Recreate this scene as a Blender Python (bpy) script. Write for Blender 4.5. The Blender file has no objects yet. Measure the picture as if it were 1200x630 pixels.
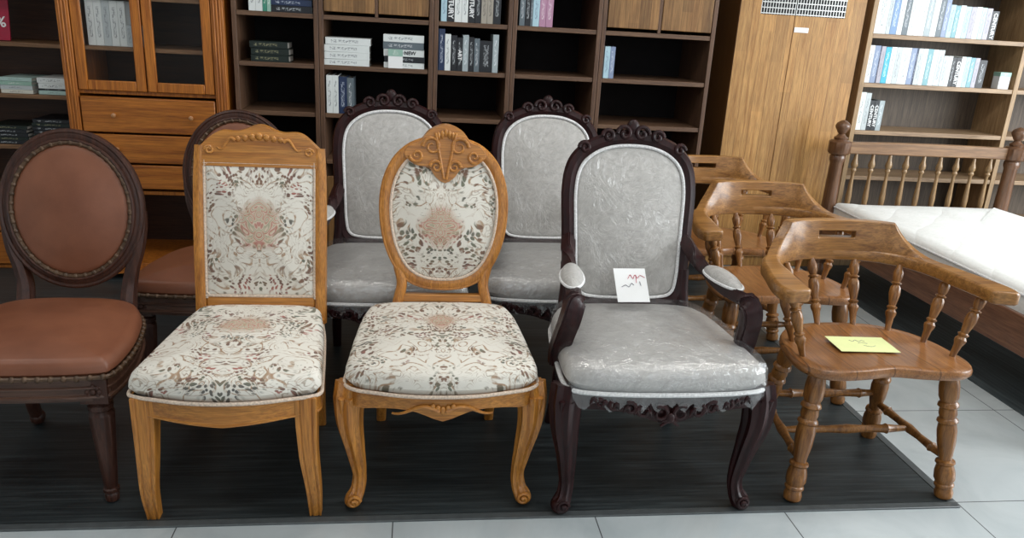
import bpy, math, random
from mathutils import Vector, Matrix
random.seed(7)
PI = math.pi
C = bpy.context.scene.collection
SC = bpy.context.scene

# ------------------------------------------------------------------ camera
cam_data = bpy.data.cameras.new('camera')
cam_data.sensor_width = 36; cam_data.lens = 27.066; cam_data.clip_start = .05; cam_data.clip_end = 60
cam = bpy.data.objects.new('camera', cam_data); C.objects.link(cam)
_f = Vector((.12592071, .94284448, -.30852596)); _u = Vector((-.01609128, .31290171, .94964919)); _r = Vector((.9919098, -.11461592, .05457238))
M_ = Matrix((( _r.x, _u.x, -_f.x, 0), (_r.y, _u.y, -_f.y, 0), (_r.z, _u.z, -_f.z, 1.405), (0, 0, 0, 1)))
cam.matrix_world = M_
SC.camera = cam
# ------------------------------------------------------------------ light
SC.view_settings.view_transform = 'Standard'; SC.view_settings.look = 'None'
SC.view_settings.gamma = 1; SC.view_settings.use_curve_mapping = False
SC.view_settings.exposure = 0.0
world = bpy.data.worlds.new('world'); SC.world = world; world.use_nodes = True
bgn = world.node_tree.nodes['Background']; bgn.inputs[0].default_value = (.78, .88, 1, 1); bgn.inputs[1].default_value = .32
def area(name, loc, target, sx, sy, power, col=(1, 1, 1)):
    l = bpy.data.lights.new(name, 'AREA'); l.shape = 'RECTANGLE'; l.size = sx; l.size_y = sy; l.energy = power; l.color = col
    o = bpy.data.objects.new(name, l); C.objects.link(o); o.location = loc
    d = Vector(target) - Vector(loc); o.rotation_euler = d.to_track_quat('-Z', 'Y').to_euler(); return o
area('window_light_right', (5.75, 1.6, 1.7), (2.2, 2.6, .5), 3.6, 2.2, 275, (.92, .97, 1))
area('window_light_front', (1.2, -2.9, 1.9), (0.6, 3, .6), 5.5, 2.2, 38, (.95, .98, 1))

CEIL = [(-2.2, .9), (-.2, .9), (1.8, .9), (-2.2, 2.5), (-.2, 2.5), (1.8, 2.5), (3.6, 2.5)]
for lx, ly in CEIL: area('overhead_fill_light', (lx, ly, 2.93), (lx, ly, 0), .9, .5, 9+1.3*(lx+2.2), (1, .97, .93))  # unseen overhead lights added so recesses go dark and seat tops bright

# ------------------------------------------------------------------ mesh helpers
class MB:
    def __init__(s): s.v = []; s.f = []; s.mi = []; s.m = 0
    def add(s, vs, fs):
        o = len(s.v); s.v += [Vector(p) for p in vs]
        for f in fs: s.f.append([i + o for i in f]); s.mi.append(s.m)
        return s
    def box(s, x0, x1, y0, y1, z0, z1):
        return s.add([(x0,y0,z0),(x1,y0,z0),(x1,y1,z0),(x0,y1,z0),(x0,y0,z1),(x1,y0,z1),(x1,y1,z1),(x0,y1,z1)],
                     [(0,3,2,1),(4,5,6,7),(0,1,5,4),(1,2,6,5),(2,3,7,6),(3,0,4,7)])
    def xf(s, M):
        s.v = [M @ p for p in s.v]; return s
    def loft(s, rings, closed=True, caps=True, cyc=False):
        o = len(s.v); n = len(rings[0])
        for r in rings: s.v += [Vector(p) for p in r]
        R = len(rings)
        for i in range(R if cyc else R - 1):
            a = o + i*n; b = o + ((i+1) % R)*n
            for j in range(n if closed else n-1):
                k = (j+1) % n
                s.f.append([a+j, a+k, b+k, b+j]); s.mi.append(s.m)
        if caps and not cyc:
            s.f.append([o+j for j in range(n)][::-1]); s.mi.append(s.m)
            s.f.append([o+(R-1)*n+j for j in range(n)]); s.mi.append(s.m)
        return s
    def turn(s, p0, p1, prof, seg=20, flute=0, nfl=8):
        """turned part from p0 to p1; prof = [(t, radius)]"""
        p0 = Vector(p0); p1 = Vector(p1); d = (p1-p0); q = d.normalized()
        a = q.orthogonal().normalized()
        if abs(q.z) > .5: a = (Vector((1,0,0)) - q*q.x).normalized()
        b = q.cross(a)
        rings = []
        for t, r in prof:
            c = p0 + d*t
            rings.append([c + (a*math.cos(w)+b*math.sin(w))*r*(1+flute*math.cos(nfl*w)) for w in [2*PI*k/seg for k in range(seg)]])
        return s.loft(rings)
    def tube(s, pts, rads, seg=14, flute=0, nfl=6, up=None, sq=1, closed=False, caps=True):
        pts = [Vector(p) for p in pts]; n = len(pts)
        if not hasattr(rads, '__len__'): rads = [rads]*n
        rings = []
        for i in range(n):
            if closed: t = pts[(i+1) % n]-pts[i-1]
            else: t = pts[min(i+1, n-1)]-pts[max(i-1, 0)]
            t.normalize(); U = Vector(up) if up else Vector((0, 1, 0))
            a = U - t*U.dot(t)
            if a.length < 1e-3: a = t.orthogonal()
            a.normalize(); b = t.cross(a); r = rads[i]
            ra, rb = (r if not isinstance(r, tuple) else r[0]), (r if not isinstance(r, tuple) else r[1])
            ring = []
            for k in range(seg):
                w = 2*PI*k/seg; c_, s_ = math.cos(w), math.sin(w)
                e = sq; cx = math.copysign(abs(c_)**e, c_); sx = math.copysign(abs(s_)**e, s_)
                g = 1+flute*math.cos(nfl*w)
                ring.append(pts[i]+a*ra*cx*g+b*rb*sx*g)
            rings.append(ring)
        return s.loft(rings, cyc=closed, caps=caps)
    def ball(s, c, r, seg=14, rows=8, sc=(1,1,1)):
        c = Vector(c); rings = []
        for i in range(rows+1):
            ph = PI*i/rows; z = -math.cos(ph); q = max(math.sin(ph), .02)
            rings.append([c+Vector((q*math.cos(2*PI*k/seg)*r*sc[0], q*math.sin(2*PI*k/seg)*r*sc[1], z*r*sc[2])) for k in range(seg)])
        return s.loft(rings)
    def pad(s, outline, z0, z1, dome, inset=.03, side=4, rings=7, under=0.0):
        """stuffed cushion over a 2-D outline; upright sides from z0, rounding over to a dome"""
        cx = sum(p[0] for p in outline)/len(outline); cy = sum(p[1] for p in outline)/len(outline)
        L = []
        def ring(k, z): return [(cx+(x-cx)*k, cy+(y-cy)*k, z) for x, y in outline]
        R = max(math.hypot(x-cx, y-cy) for x, y in outline)
        L.append(ring(1-inset/R*.6, z0)); 
        for i in range(side+1):
            a = PI/2*i/side
            L.append(ring(1-inset/R*(1-math.cos(a)) , z0+(z1-z0)*(.35+.65*math.sin(a))))
        k0 = 1-inset/R
        for i in range(1, rings):
            k = 1-i/rings
            L.append(ring(k0*k, z1+dome*(1-k*k)))
        L.append(ring(.02, z1+dome))
        return s.loft(L)
    def prism(s, outline, y0, y1, flip=False):
        """outline in x,z ; extruded along y"""
        a = [(x, y0, z) for x, z in outline]; b = [(x, y1, z) for x, z in outline]
        return s.loft([a, b])
    def gridsolid(s, P, mask, thick):
        """P[i][j] points on the mid surface, mask[i][j] cells kept, thick vector fn(i,j)"""
        ni, nj = len(P), len(P[0]); o = len(s.v)
        for sgn in (-.5, .5):
            for i in range(ni):
                for j in range(nj): s.v.append(Vector(P[i][j]) + thick(i, j)*sgn)
        A = lambda i, j: o+i*nj+j
        B = lambda i, j: o+ni*nj+i*nj+j
        ok = lambda i, j: 0 <= i < ni-1 and 0 <= j < nj-1 and mask[i][j]
        for i in range(ni-1):
            for j in range(nj-1):
                if not mask[i][j]: continue
                s.f += [[A(i,j), A(i+1,j), A(i+1,j+1), A(i,j+1)], [B(i,j), B(i,j+1), B(i+1,j+1), B(i+1,j)]]; s.mi += [s.m]*2
                for (ii, jj, p, q) in ((i-1,j,(i,j),(i,j+1)), (i+1,j,(i+1,j+1),(i+1,j)), (i,j-1,(i+1,j),(i,j)), (i,j+1,(i,j+1),(i+1,j+1))):
                    if not ok(ii, jj): s.f.append([A(*p), A(*q), B(*q), B(*p)]); s.mi.append(s.m)
        return s

def obj(name, mb, mats, parent=None, bevel=0, sub=0, loc=None, ang=38, bseg=2):
    me = bpy.data.meshes.new(name)
    me.from_pydata([tuple(p) for p in mb.v], [], mb.f)
    if not isinstance(mats, (list, tuple)): mats = [mats]
    for m in mats: me.materials.append(m)
    for p, i in zip(me.polygons, mb.mi): p.material_index = i; p.use_smooth = True
    me.validate(); me.update()
    import bmesh
    bm = bmesh.new(); bm.from_mesh(me); bmesh.ops.recalc_face_normals(bm, faces=bm.faces); bm.to_mesh(me); bm.free()
    if not sub: me.set_sharp_from_angle(angle=math.radians(ang))
    o = bpy.data.objects.new(name, me); C.objects.link(o)
    if bevel:
        b = o.modifiers.new('bevel', 'BEVEL'); b.width = bevel; b.segments = bseg; b.limit_method = 'ANGLE'; b.angle_limit = math.radians(40)
    if sub:
        b = o.modifiers.new('sub', 'SUBSURF'); b.levels = sub; b.render_levels = sub
    if parent is not None: o.parent = parent
    if loc: o.location = loc
    return o
def tag(o, label, cat, group=None):
    o['label'] = label; o['category'] = cat
    if group: o['group'] = group
    return o
def thing(name, label, cat, loc=(0,0,0), rz=0, group=None):
    o = bpy.data.objects.new(name, None); C.objects.link(o); o.empty_display_size = .1
    o.location = loc; o.rotation_euler = (0, 0, rz); return tag(o, label, cat, group)
def struct(name, mb, m, **k):
    o = obj(name, mb, m, **k); o['kind'] = 'structure'; return o
def dup(root, loc, rz, label, group=None):
    def cp(o, par):
        c = o.copy(); C.objects.link(c); c.parent = par
        for ch in [x for x in o.children]: cp(ch, c)
        return c
    r = cp(root, None); r.location = loc; r.rotation_euler = (0, 0, rz); r['label'] = label
    if group: r['group'] = group
    return r
def smooth_closed(pts, n=4):
    """Catmull-Rom through a closed 2-D outline"""
    out = []; N = len(pts)
    for i in range(N):
        p0, p1, p2, p3 = [Vector(pts[(i+k-1) % N]) for k in range(4)]
        for j in range(n):
            t = j/n
            out.append(tuple(.5*((2*p1)+(p2-p0)*t+(2*p0-5*p1+4*p2-p3)*t*t+(3*p1-p0-3*p2+p3)*t**3)))
    return out
def smooth_open(pts, n=6):
    P = [Vector(p) for p in pts]; P = [P[0]*2-P[1]]+P+[P[-1]*2-P[-2]]; out = []
    for i in range(1, len(P)-2):
        p0, p1, p2, p3 = P[i-1:i+3]
        for j in range(n):
            t = j/n
            out.append(.5*((2*p1)+(p2-p0)*t+(2*p0-5*p1+4*p2-p3)*t*t+(3*p1-p0-3*p2+p3)*t**3))
    out.append(P[-2]); return out
def mirror(half):
    """right half outline (x>=0), first and last on the axis or not -> closed outline"""
    left = [(-x, y) for x, y in half[::-1] if abs(x) > 1e-6]
    return half + left

# ------------------------------------------------------------------ materials
def newmat(name):
    m = bpy.data.materials.new(name); m.use_nodes = True; nt = m.node_tree
    return m, nt, nt.nodes['Principled BSDF']
def N(nt, t, **k):
    n = nt.nodes.new(t)
    for a, b in k.items(): setattr(n, a, b)
    return n
def ramp(nt, fac, stops, interp='LINEAR'):
    r = N(nt, 'ShaderNodeValToRGB'); e = r.color_ramp.elements; r.color_ramp.interpolation = interp
    while len(e) < len(stops): e.new(.5)
    for i, (p, c) in enumerate(stops): e[i].position = p; e[i].color = (*c, 1) if len(c) == 3 else c
    nt.links.new(fac, r.inputs[0]); return r.outputs[0]
def mix(nt, fac, a, b, blend='MIX'):
    n = N(nt, 'ShaderNodeMix', data_type='RGBA', blend_type=blend)
    for s, v in ((n.inputs[0], fac), (n.inputs[6], a), (n.inputs[7], b)):
        if hasattr(v, 'links'): nt.links.new(v, s)
        else: s.default_value = v if not isinstance(v, tuple) else ((*v, 1) if len(v) == 3 else v)
    return n.outputs[2]
def math_(nt, op, a, b=None, c=None):
    n = N(nt, 'ShaderNodeMath', operation=op)
    for s, v in zip(n.inputs, (a, b, c)):
        if v is None: continue
        if hasattr(v, 'links'): nt.links.new(v, s)
        else: s.default_value = v
    return n.outputs[0]
def coords(nt, scale=(1,1,1), kind='Object', rot=(0,0,0)):
    t = N(nt, 'ShaderNodeTexCoord'); m = N(nt, 'ShaderNodeMapping'); m.inputs['Scale'].default_value = scale; m.inputs['Rotation'].default_value = rot
    nt.links.new(t.outputs[kind], m.inputs[0]); return m.outputs[0]
def noise(nt, vec, scale, detail=4, rough=.5, dist=0, out=0):
    n = N(nt, 'ShaderNodeTexNoise'); n.inputs['Scale'].default_value = scale; n.inputs['Detail'].default_value = detail
    n.inputs['Roughness'].default_value = rough; n.inputs['Distortion'].default_value = dist
    nt.links.new(vec, n.inputs['Vector']); return n.outputs[out]
def bump(nt, b, h, s, d=.01):
    n = N(nt, 'ShaderNodeBump'); n.inputs['Strength'].default_value = s; n.inputs['Distance'].default_value = d
    nt.links.new(h, n.inputs['Height']); nt.links.new(n.outputs[0], b.inputs['Normal']); return n
def wood(name, c0, c1, axis='z', rough=.35, scale=1.0, coat=.0, grain=.55, planks=None, kind='Object', spec=.45):
    m, nt, b = newmat(name); b.inputs['Specular IOR Level'].default_value = spec
    sx = {'x': (1.1, 25, 25), 'y': (25, 1.1, 25), 'z': (25, 25, 1.1)}[axis]
    v = coords(nt, tuple(k*scale for k in sx), kind)
    n1 = noise(nt, v, 2.2, 6, .6, .6); n2 = noise(nt, v, 11, 3, .6, .2)
    mid = tuple((a+d)/2 for a, d in zip(c0, c1))
    col = ramp(nt, n1, [(.3, c0), (.5, mid), (.72, c1)])
    dk = ramp(nt, n2, [(.35, (grain,)*3), (.6, (1, 1, 1))])
    col = mix(nt, .8, col, dk, 'MULTIPLY')
    if planks:
        w, ax, var = planks
        vv = coords(nt, (1, 1, 1), kind); sp = N(nt, 'ShaderNodeSeparateXYZ'); nt.links.new(vv, sp.inputs[0])
        q = math_(nt, 'FLOOR', math_(nt, 'DIVIDE', sp.outputs['XYZ'.index(ax.upper())], w))
        la = 'XYZ'['xyz'.index(axis)]
        stag = math_(nt, 'FLOOR', math_(nt, 'ADD', math_(nt, 'MULTIPLY', sp.outputs['XYZ'.index(la)], 2.2), math_(nt, 'MULTIPLY', q, .37)))
        wn = N(nt, 'ShaderNodeTexWhiteNoise', noise_dimensions='2D'); cb = N(nt, 'ShaderNodeCombineXYZ')
        nt.links.new(q, cb.inputs[0]); nt.links.new(stag, cb.inputs[1]); nt.links.new(cb.outputs[0], wn.inputs['Vector'])
        col = mix(nt, 1, col, ramp(nt, wn.outputs[0], [(0, (1-var,)*3), (1, (1+var*.3,)*3)]), 'MULTIPLY')
        fr = math_(nt, 'FRACT', math_(nt, 'DIVIDE', sp.outputs['XYZ'.index(ax.upper())], w))
        ln = math_(nt, 'LESS_THAN', fr, .03)
        col = mix(nt, math_(nt, 'MULTIPLY', ln, .75), col, tuple(k*.35 for k in c0))
    nt.links.new(col, b.inputs['Base Color']); b.inputs['Roughness'].default_value = rough
    b.inputs['Coat Weight'].default_value = coat; b.inputs['Coat Roughness'].default_value = .15
    bump(nt, b, n2, .12, .002); return m
def plain(name, col, rough=.5, metal=0, var=.0, scale=20, coat=0, bmp=0):
    m, nt, b = newmat(name)
    v = coords(nt); n = noise(nt, v, scale, 4)
    c = ramp(nt, n, [(.3, tuple(k*(1-var) for k in col)), (.7, tuple(min(1, k*(1+var)) for k in col))])
    nt.links.new(c, b.inputs['Base Color']); b.inputs['Roughness'].default_value = rough; b.inputs['Metallic'].default_value = metal
    b.inputs['Coat Weight'].default_value = coat
    if bmp: bump(nt, b, n, bmp, .004)
    return m

M = {}
M['teak'] = wood('teak', (.29, .078, .010), (.62, .215, .03), 'z', .4, coat=.05)
M['teak_h'] = wood('teak_horizontal', (.26, .07, .009), (.56, .195, .028), 'x', .4, coat=.05)
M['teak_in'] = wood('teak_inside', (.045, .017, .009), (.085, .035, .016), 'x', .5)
M['shelf_wood'] = wood('shelf_wood', (.17, .085, .04), (.30, .165, .08), 'x', .5)
M['case_wood'] = wood('bookcase_wood', (.085, .042, .024), (.17, .09, .05), 'z', .5)
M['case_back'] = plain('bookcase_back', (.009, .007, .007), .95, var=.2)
M['door_plank'] = wood('door_planks', (.20, .092, .03), (.38, .205, .075), 'z', .45, planks=(.055, 'x', .3))
M['wardrobe'] = wood('wardrobe_oak', (.34, .15, .036), (.62, .345, .115), 'z', .42, planks=(.07, 'x', .18))
M['oak'] = wood('pale_oak', (.26, .16, .09), (.46, .31, .18), 'x', .45)
M['oak_v'] = wood('pale_oak_upright', (.30, .18, .085), (.50, .33, .17), 'z', .45)
M['oak_back'] = wood('oak_back_panel', (.075, .055, .04), (.16, .12, .085), 'z', .6)
M['honey'] = wood('honey_wood', (.13, .045, .009), (.39, .17, .042), 'z', .33, coat=.2)
M['honey_seat'] = wood('honey_seat', (.22, .082, .024), (.40, .175, .055), 'y', .3, coat=.3, planks=(.135, 'x', .22))
M['honey_arm'] = wood('honey_arm', (.17, .066, .014), (.45, .215, .058), 'x', .33, coat=.15)
M['beech'] = wood('beech', (.36, .125, .018), (.64, .275, .05), 'z', .35, coat=.25)
M['beech_h'] = wood('beech_rail', (.34, .118, .017), (.61, .265, .05), 'x', .35, coat=.25)
M['mahog'] = wood('dark_mahogany', (.010, .003, .004), (.036, .006, .006), 'z', .4, spec=.28, coat=.04)
M['walnut'] = wood('walnut_frame', (.028, .011, .008), (.085, .031, .018), 'z', .38, spec=.35, coat=.08)
M['walnut_h'] = wood('walnut_rail', (.06, .026, .016), (.14, .068, .044), 'x', .42, coat=.15)
M['bedwood'] = wood('bed_wood', (.16, .075, .032), (.33, .185, .085), 'x', .35, coat=.2)
M['bedwood_y'] = wood('bed_rail_wood', (.13, .052, .026), (.26, .12, .065), 'y', .35, coat=.15)
M['bedpost'] = wood('bed_post_wood', (.095, .04, .018), (.20, .095, .045), 'z', .35, coat=.3)
M['bedspin'] = wood('bed_spindle_wood', (.19, .105, .045), (.38, .24, .11), 'z', .35, coat=.2)
M['braid'] = plain('cream_braid', (.62, .50, .40), .8, var=.25, scale=160, bmp=.5)
M['white_braid'] = plain('white_braid', (.72, .72, .72), .7, var=.2, scale=160, bmp=.5)
M['paper_y'] = plain('yellow_green_paper', (.80, .86, .42), .7, var=.03)
M['paper_w'] = plain('white_card', (.85, .86, .86), .7)
M['ink_r'] = plain('red_ink', (.55, .05, .10), .7)
M['ink_k'] = plain('dark_ink', (.12, .12, .16), .7)
M['black'] = plain('black_card', (.012, .013, .016), .5)
M['blackgap'] = plain('dark_gap', (.01, .007, .006), .9)
M['brass'] = plain('knob_wood', (.42, .20, .08), .3, coat=.6)
M['antique'] = plain('antique_nails', (.085, .048, .026), .42, .2, .5, 60)
M['metal'] = plain('pale_metal', (.62, .62, .60), .35, .6)
M['pages'] = plain('page_edges', (.62, .60, .55), .8, var=.1, scale=90)
M['white'] = plain('white_text', (.85, .86, .86), .6)
M['redmag'] = plain('red_cover', (.36, .012, .045), .35, var=.1)

# leather
m, nt, b = newmat('brown_leather'); v = coords(nt)
n1 = noise(nt, v, 5, 5, .6); n2 = noise(nt, v, 260, 2)
nt.links.new(ramp(nt, n1, [(.3, (.145, .048, .023)), (.7, (.225, .082, .041))]), b.inputs['Base Color']); b.inputs['Roughness'].default_value = .42
bump(nt, b, n2, .15, .001); M['leather'] = m
# tapestry with a mirrored scroll and flower pattern
def tapestry(name, flat, seed):
    m, nt, b = newmat(name)
    t = N(nt, 'ShaderNodeTexCoord'); sp = N(nt, 'ShaderNodeSeparateXYZ'); nt.links.new(t.outputs['Object'], sp.inputs[0])
    ax = math_(nt, 'ABSOLUTE', sp.outputs[0]); h = math_(nt, 'SUBTRACT', sp.outputs[1], math_(nt, 'MULTIPLY', sp.outputs[2], -1)) if flat else sp.outputs[2]
    cb = N(nt, 'ShaderNodeCombineXYZ'); nt.links.new(ax, cb.inputs[0]); nt.links.new(h, cb.inputs[1]); cb.inputs[2].default_value = seed
    P0 = cb.outputs[0]
    # swirl distortion
    nz = N(nt, 'ShaderNodeTexNoise'); nz.inputs['Scale'].default_value = 9; nz.inputs['Detail'].default_value = 1.5; nt.links.new(P0, nz.inputs['Vector'])
    sub = N(nt, 'ShaderNodeVectorMath', operation='SUBTRACT'); nt.links.new(nz.outputs['Color'], sub.inputs[0]); sub.inputs[1].default_value = (.5, .5, .5)
    scl = N(nt, 'ShaderNodeVectorMath', operation='SCALE'); nt.links.new(sub.outputs[0], scl.inputs[0]); scl.inputs['Scale'].default_value = .12
    ad = N(nt, 'ShaderNodeVectorMath', operation='ADD'); nt.links.new(P0, ad.inputs[0]); nt.links.new(scl.outputs[0], ad.inputs[1]); PD = ad.outputs[0]
    base = (.70, .67, .60)
    # scroll bands
    vo = N(nt, 'ShaderNodeTexVoronoi'); vo.inputs['Scale'].default_value = 12; nt.links.new(PD, vo.inputs['Vector'])
    d = vo.outputs['Distance']
    rings = math_(nt, 'ABSOLUTE', math_(nt, 'SUBTRACT', math_(nt, 'FRACT', math_(nt, 'MULTIPLY', d, 4.6)), .5))
    scroll = ramp(nt, rings, [(.0, (1, 1, 1)), (.07, (1, 1, 1)), (.13, (0, 0, 0))])
    zone = ramp(nt, noise(nt, P0, 7, 2), [(.38, (0, 0, 0)), (.46, (1, 1, 1))])
    fine = noise(nt, PD, 70, 3, .7)
    scol = mix(nt, fine, (.22, .12, .065), (.50, .36, .24))
    brk = ramp(nt, noise(nt, PD, 46, 3, .7), [(.40, (.15,)*3), (.56, (1, 1, 1))])
    c = mix(nt, math_(nt, 'MULTIPLY', math_(nt, 'MULTIPLY', scroll, zone), brk), base, scol)
    nc = noise(nt, PD, 16, 2, .5); cl_ = math_(nt, 'ABSOLUTE', math_(nt, 'SUBTRACT', math_(nt, 'FRACT', math_(nt, 'MULTIPLY', nc, 13)), .5))
    z2 = ramp(nt, noise(nt, P0, 8.5, 2), [(.46, (1, 1, 1)), (.54, (0, 0, 0))])
    c = mix(nt, math_(nt, 'MULTIPLY', math_(nt, 'MULTIPLY', ramp(nt, cl_, [(.07, (1, 1, 1)), (.16, (0, 0, 0))]), math_(nt, 'MULTIPLY', z2, brk)), .8), c, mix(nt, fine, (.20, .15, .11), (.48, .39, .30)))
    # leaf and flower clusters
    v2 = N(nt, 'ShaderNodeTexVoronoi'); v2.inputs['Scale'].default_value = 68; nt.links.new(PD, v2.inputs['Vector'])
    leaf = ramp(nt, v2.outputs['Distance'], [(.36, (1, 1, 1)), (.48, (0, 0, 0))])
    clus = ramp(nt, noise(nt, P0, 12, 2, .6), [(.49, (0, 0, 0)), (.54, (1, 1, 1))])
    hue = noise(nt, P0, 13, 1)
    lcol = ramp(nt, hue, [(.32, (.05, .07, .075)), (.44, (.11, .15, .11)), (.53, (.17, .085, .055)), (.62, (.10, .055, .05)), (.7, (.36, .10, .085))])
    lcol = mix(nt, math_(nt, 'MULTIPLY', fine, .5), lcol, (.35, .25, .18))
    c = mix(nt, math_(nt, 'MULTIPLY', leaf, clus), c, lcol)
    # central bouquet
    cy = .50 if flat else .74
    rr = N(nt, 'ShaderNodeVectorMath', operation='DISTANCE'); nt.links.new(PD, rr.inputs[0]); rr.inputs[1].default_value = (0, cy, seed)
    cent = ramp(nt, rr.outputs['Value'], [(.05, (1, 1, 1)), (.085, (0, 0, 0))])
    v3 = N(nt, 'ShaderNodeTexVoronoi'); v3.inputs['Scale'].default_value = 38; nt.links.new(PD, v3.inputs['Vector'])
    bq = ramp(nt, math_(nt, 'FRACT', math_(nt, 'MULTIPLY', v3.outputs['Distance'], 3.2)), [(.2, (.42, .16, .12)), (.45, (.62, .50, .38)), (.6, (.30, .30, .20)), (.85, (.52, .40, .28))])
    c = mix(nt, math_(nt, 'MULTIPLY', cent, .85), c, bq)
    nt.links.new(c, b.inputs['Base Color']); b.inputs['Roughness'].default_value = .85
    bump(nt, b, noise(nt, coords(nt), 420, 1), .25, .001)
    return m
M['tap_seat'] = tapestry('flower_tapestry_seat', True, 1.3)
M['tap_back'] = tapestry('flower_tapestry_back', False, 4.1)
M['tap_seat2'] = tapestry('flower_tapestry_seat_scrolls', True, 7.7)
M['tap_back2'] = tapestry('flower_tapestry_back_scrolls', False, 9.2)
# grey upholstery under clear plastic
m, nt, b = newmat('grey_upholstery'); v = coords(nt)
fab = ramp(nt, noise(nt, v, 35, 5, .7, 1.0), [(.35, (.36, .345, .325)), (.65, (.48, .465, .44))])
nt.links.new(fab, b.inputs['Base Color']); b.inputs['Roughness'].default_value = .6; b.inputs['Sheen Weight'].default_value = .3
b.inputs['Coat Weight'].default_value = .9; b.inputs['Coat Roughness'].default_value = .12
bn = N(nt, 'ShaderNodeBump'); bn.inputs['Strength'].default_value = 1; bn.inputs['Distance'].default_value = .03
vw = coords(nt, (1, 2.6, 1), rot=(0, 0, .35)); w1 = noise(nt, vw, 7, 4, .6, 2.6); rd = math_(nt, 'ABSOLUTE', math_(nt, 'SUBTRACT', w1, .5))
nt.links.new(math_(nt, 'POWER', rd, .6), bn.inputs['Height']); nt.links.new(bn.outputs[0], b.inputs['Coat Normal']); M['greywrap'] = m
# thin clear film
m, nt, b = newmat('clear_film'); out = nt.nodes['Material Output']
tr = N(nt, 'ShaderNodeBsdfTransparent'); gl = N(nt, 'ShaderNodeBsdfGlossy'); gl.inputs['Roughness'].default_value = .12
df = N(nt, 'ShaderNodeBsdfDiffuse'); df.inputs[0].default_value = (.8, .82, .84, 1)
v = coords(nt); w = noise(nt, v, 22, 4, .6, 1.5); bn = N(nt, 'ShaderNodeBump'); bn.inputs['Strength'].default_value = .8; bn.inputs['Distance'].default_value = .008
nt.links.new(w, bn.inputs['Height']); nt.links.new(bn.outputs[0], gl.inputs['Normal'])
m1 = N(nt, 'ShaderNodeMixShader'); m1.inputs[0].default_value = .16; nt.links.new(tr.outputs[0], m1.inputs[1]); nt.links.new(gl.outputs[0], m1.inputs[2])
m2 = N(nt, 'ShaderNodeMixShader'); nt.links.new(ramp(nt, w, [(.5, (.02,)*3), (.62, (.05,)*3), (.72, (.18,)*3)]), m2.inputs[0]); nt.links.new(m1.outputs[0], m2.inputs[1]); nt.links.new(df.outputs[0], m2.inputs[2])
nt.links.new(m2.outputs[0], out.inputs[0]); M['film'] = m
# pane glass
m, nt, b = newmat('pane_glass'); out = nt.nodes['Material Output']
tr = N(nt, 'ShaderNodeBsdfTransparent'); gl = N(nt, 'ShaderNodeBsdfGlossy'); gl.inputs['Roughness'].default_value = .03
fr = N(nt, 'ShaderNodeFresnel'); fr.inputs[0].default_value = 1.5; m1 = N(nt, 'ShaderNodeMixShader')
nt.links.new(math_(nt, 'MULTIPLY', fr.outputs[0], .4), m1.inputs[0]); nt.links.new(tr.outputs[0], m1.inputs[1]); nt.links.new(gl.outputs[0], m1.inputs[2]); nt.links.new(m1.outputs[0], out.inputs[0]); M['glass'] = m
# mattress ticking
m, nt, b = newmat('white_quilted_ticking'); v = coords(nt)
br = N(nt, 'ShaderNodeTexWave', wave_type='BANDS', bands_direction='DIAGONAL'); br.inputs['Scale'].default_value = 2.2; br.inputs['Distortion'].default_value = 2.0; nt.links.new(v, br.inputs[0])
v2 = coords(nt, rot=(0, 0, PI/2)); b2 = N(nt, 'ShaderNodeTexWave', wave_type='BANDS', bands_direction='DIAGONAL'); b2.inputs['Scale'].default_value = 2.2; b2.inputs['Distortion'].default_value = 2.0; nt.links.new(v2, b2.inputs[0])
q = math_(nt, 'MINIMUM', math_(nt, 'POWER', br.outputs['Fac'], .35), math_(nt, 'POWER', b2.outputs['Fac'], .35))
nt.links.new(ramp(nt, noise(nt, v, 30, 4, .6, 2), [(.45, (.86, .87, .85)), (.62, (.80, .815, .79))]), b.inputs['Base Color']); b.inputs['Roughness'].default_value = .8
bump(nt, b, q, .22, .012); M['mattress'] = m
# floor tiles
m, nt, b = newmat('polished_floor_tiles')
v = coords(nt); mp = N(nt, 'ShaderNodeMapping'); mp.inputs['Location'].default_value = (.05, .474, 0); nt.links.new(v, mp.inputs[0])
bk = N(nt, 'ShaderNodeTexBrick', offset=0, squash=1); bk.inputs['Scale'].default_value = 1; bk.inputs['Brick Width'].default_value = .6; bk.inputs['Row Height'].default_value = .605
bk.inputs['Mortar Size'].default_value = .0022; bk.inputs['Mortar Smooth'].default_value = .3; nt.links.new(mp.outputs[0], bk.inputs[0])
cl = ramp(nt, noise(nt, v, 2.5, 5, .6, 1.2), [(.35, (.43, .475, .49)), (.65, (.52, .565, .575))])
nt.links.new(mix(nt, bk.outputs['Fac'], cl, (.10, .105, .11)), b.inputs['Base Color']); b.inputs['Roughness'].default_value = .22; M['tiles'] = m
# dark plank mat
def matmat(name, ax, g=1):
    m, nt, b = newmat(name)
    s = (1.0, 26, 1) if ax == 'x' else (26, 1.0, 1)
    v = coords(nt, s); n1 = noise(nt, v, 3, 6, .65, .4); v1 = coords(nt); n2 = noise(nt, v1, 1.7, 3)
    c = ramp(nt, n1, [(.32, (.011, .015, .017)), (.5, (.026, .034, .037)), (.74, (.062, .076, .080))])
    c = mix(nt, .6, c, ramp(nt, n2, [(.3, (.65*g,)*3), (.7, (1.25*g,)*3)]), 'MULTIPLY')
    nt.links.new(c, b.inputs['Base Color']); b.inputs['Roughness'].default_value = .42
    bump(nt, b, n1, .2, .002); return m
M['mat'] = matmat('charcoal_plank_vinyl', 'x'); M['mat2'] = matmat('charcoal_plank_vinyl_lengthwise', 'y', 2.6)
M['matedge'] = plain('mat_edge_strip', (.075, .085, .088), .4, var=.15, scale=30)
M['wallshade'] = plain('shaded_brown_wall', (.030, .016, .011), .8, var=.1, scale=3)  # brown wall darkened in colour to stand for shade in the furniture gaps
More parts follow.
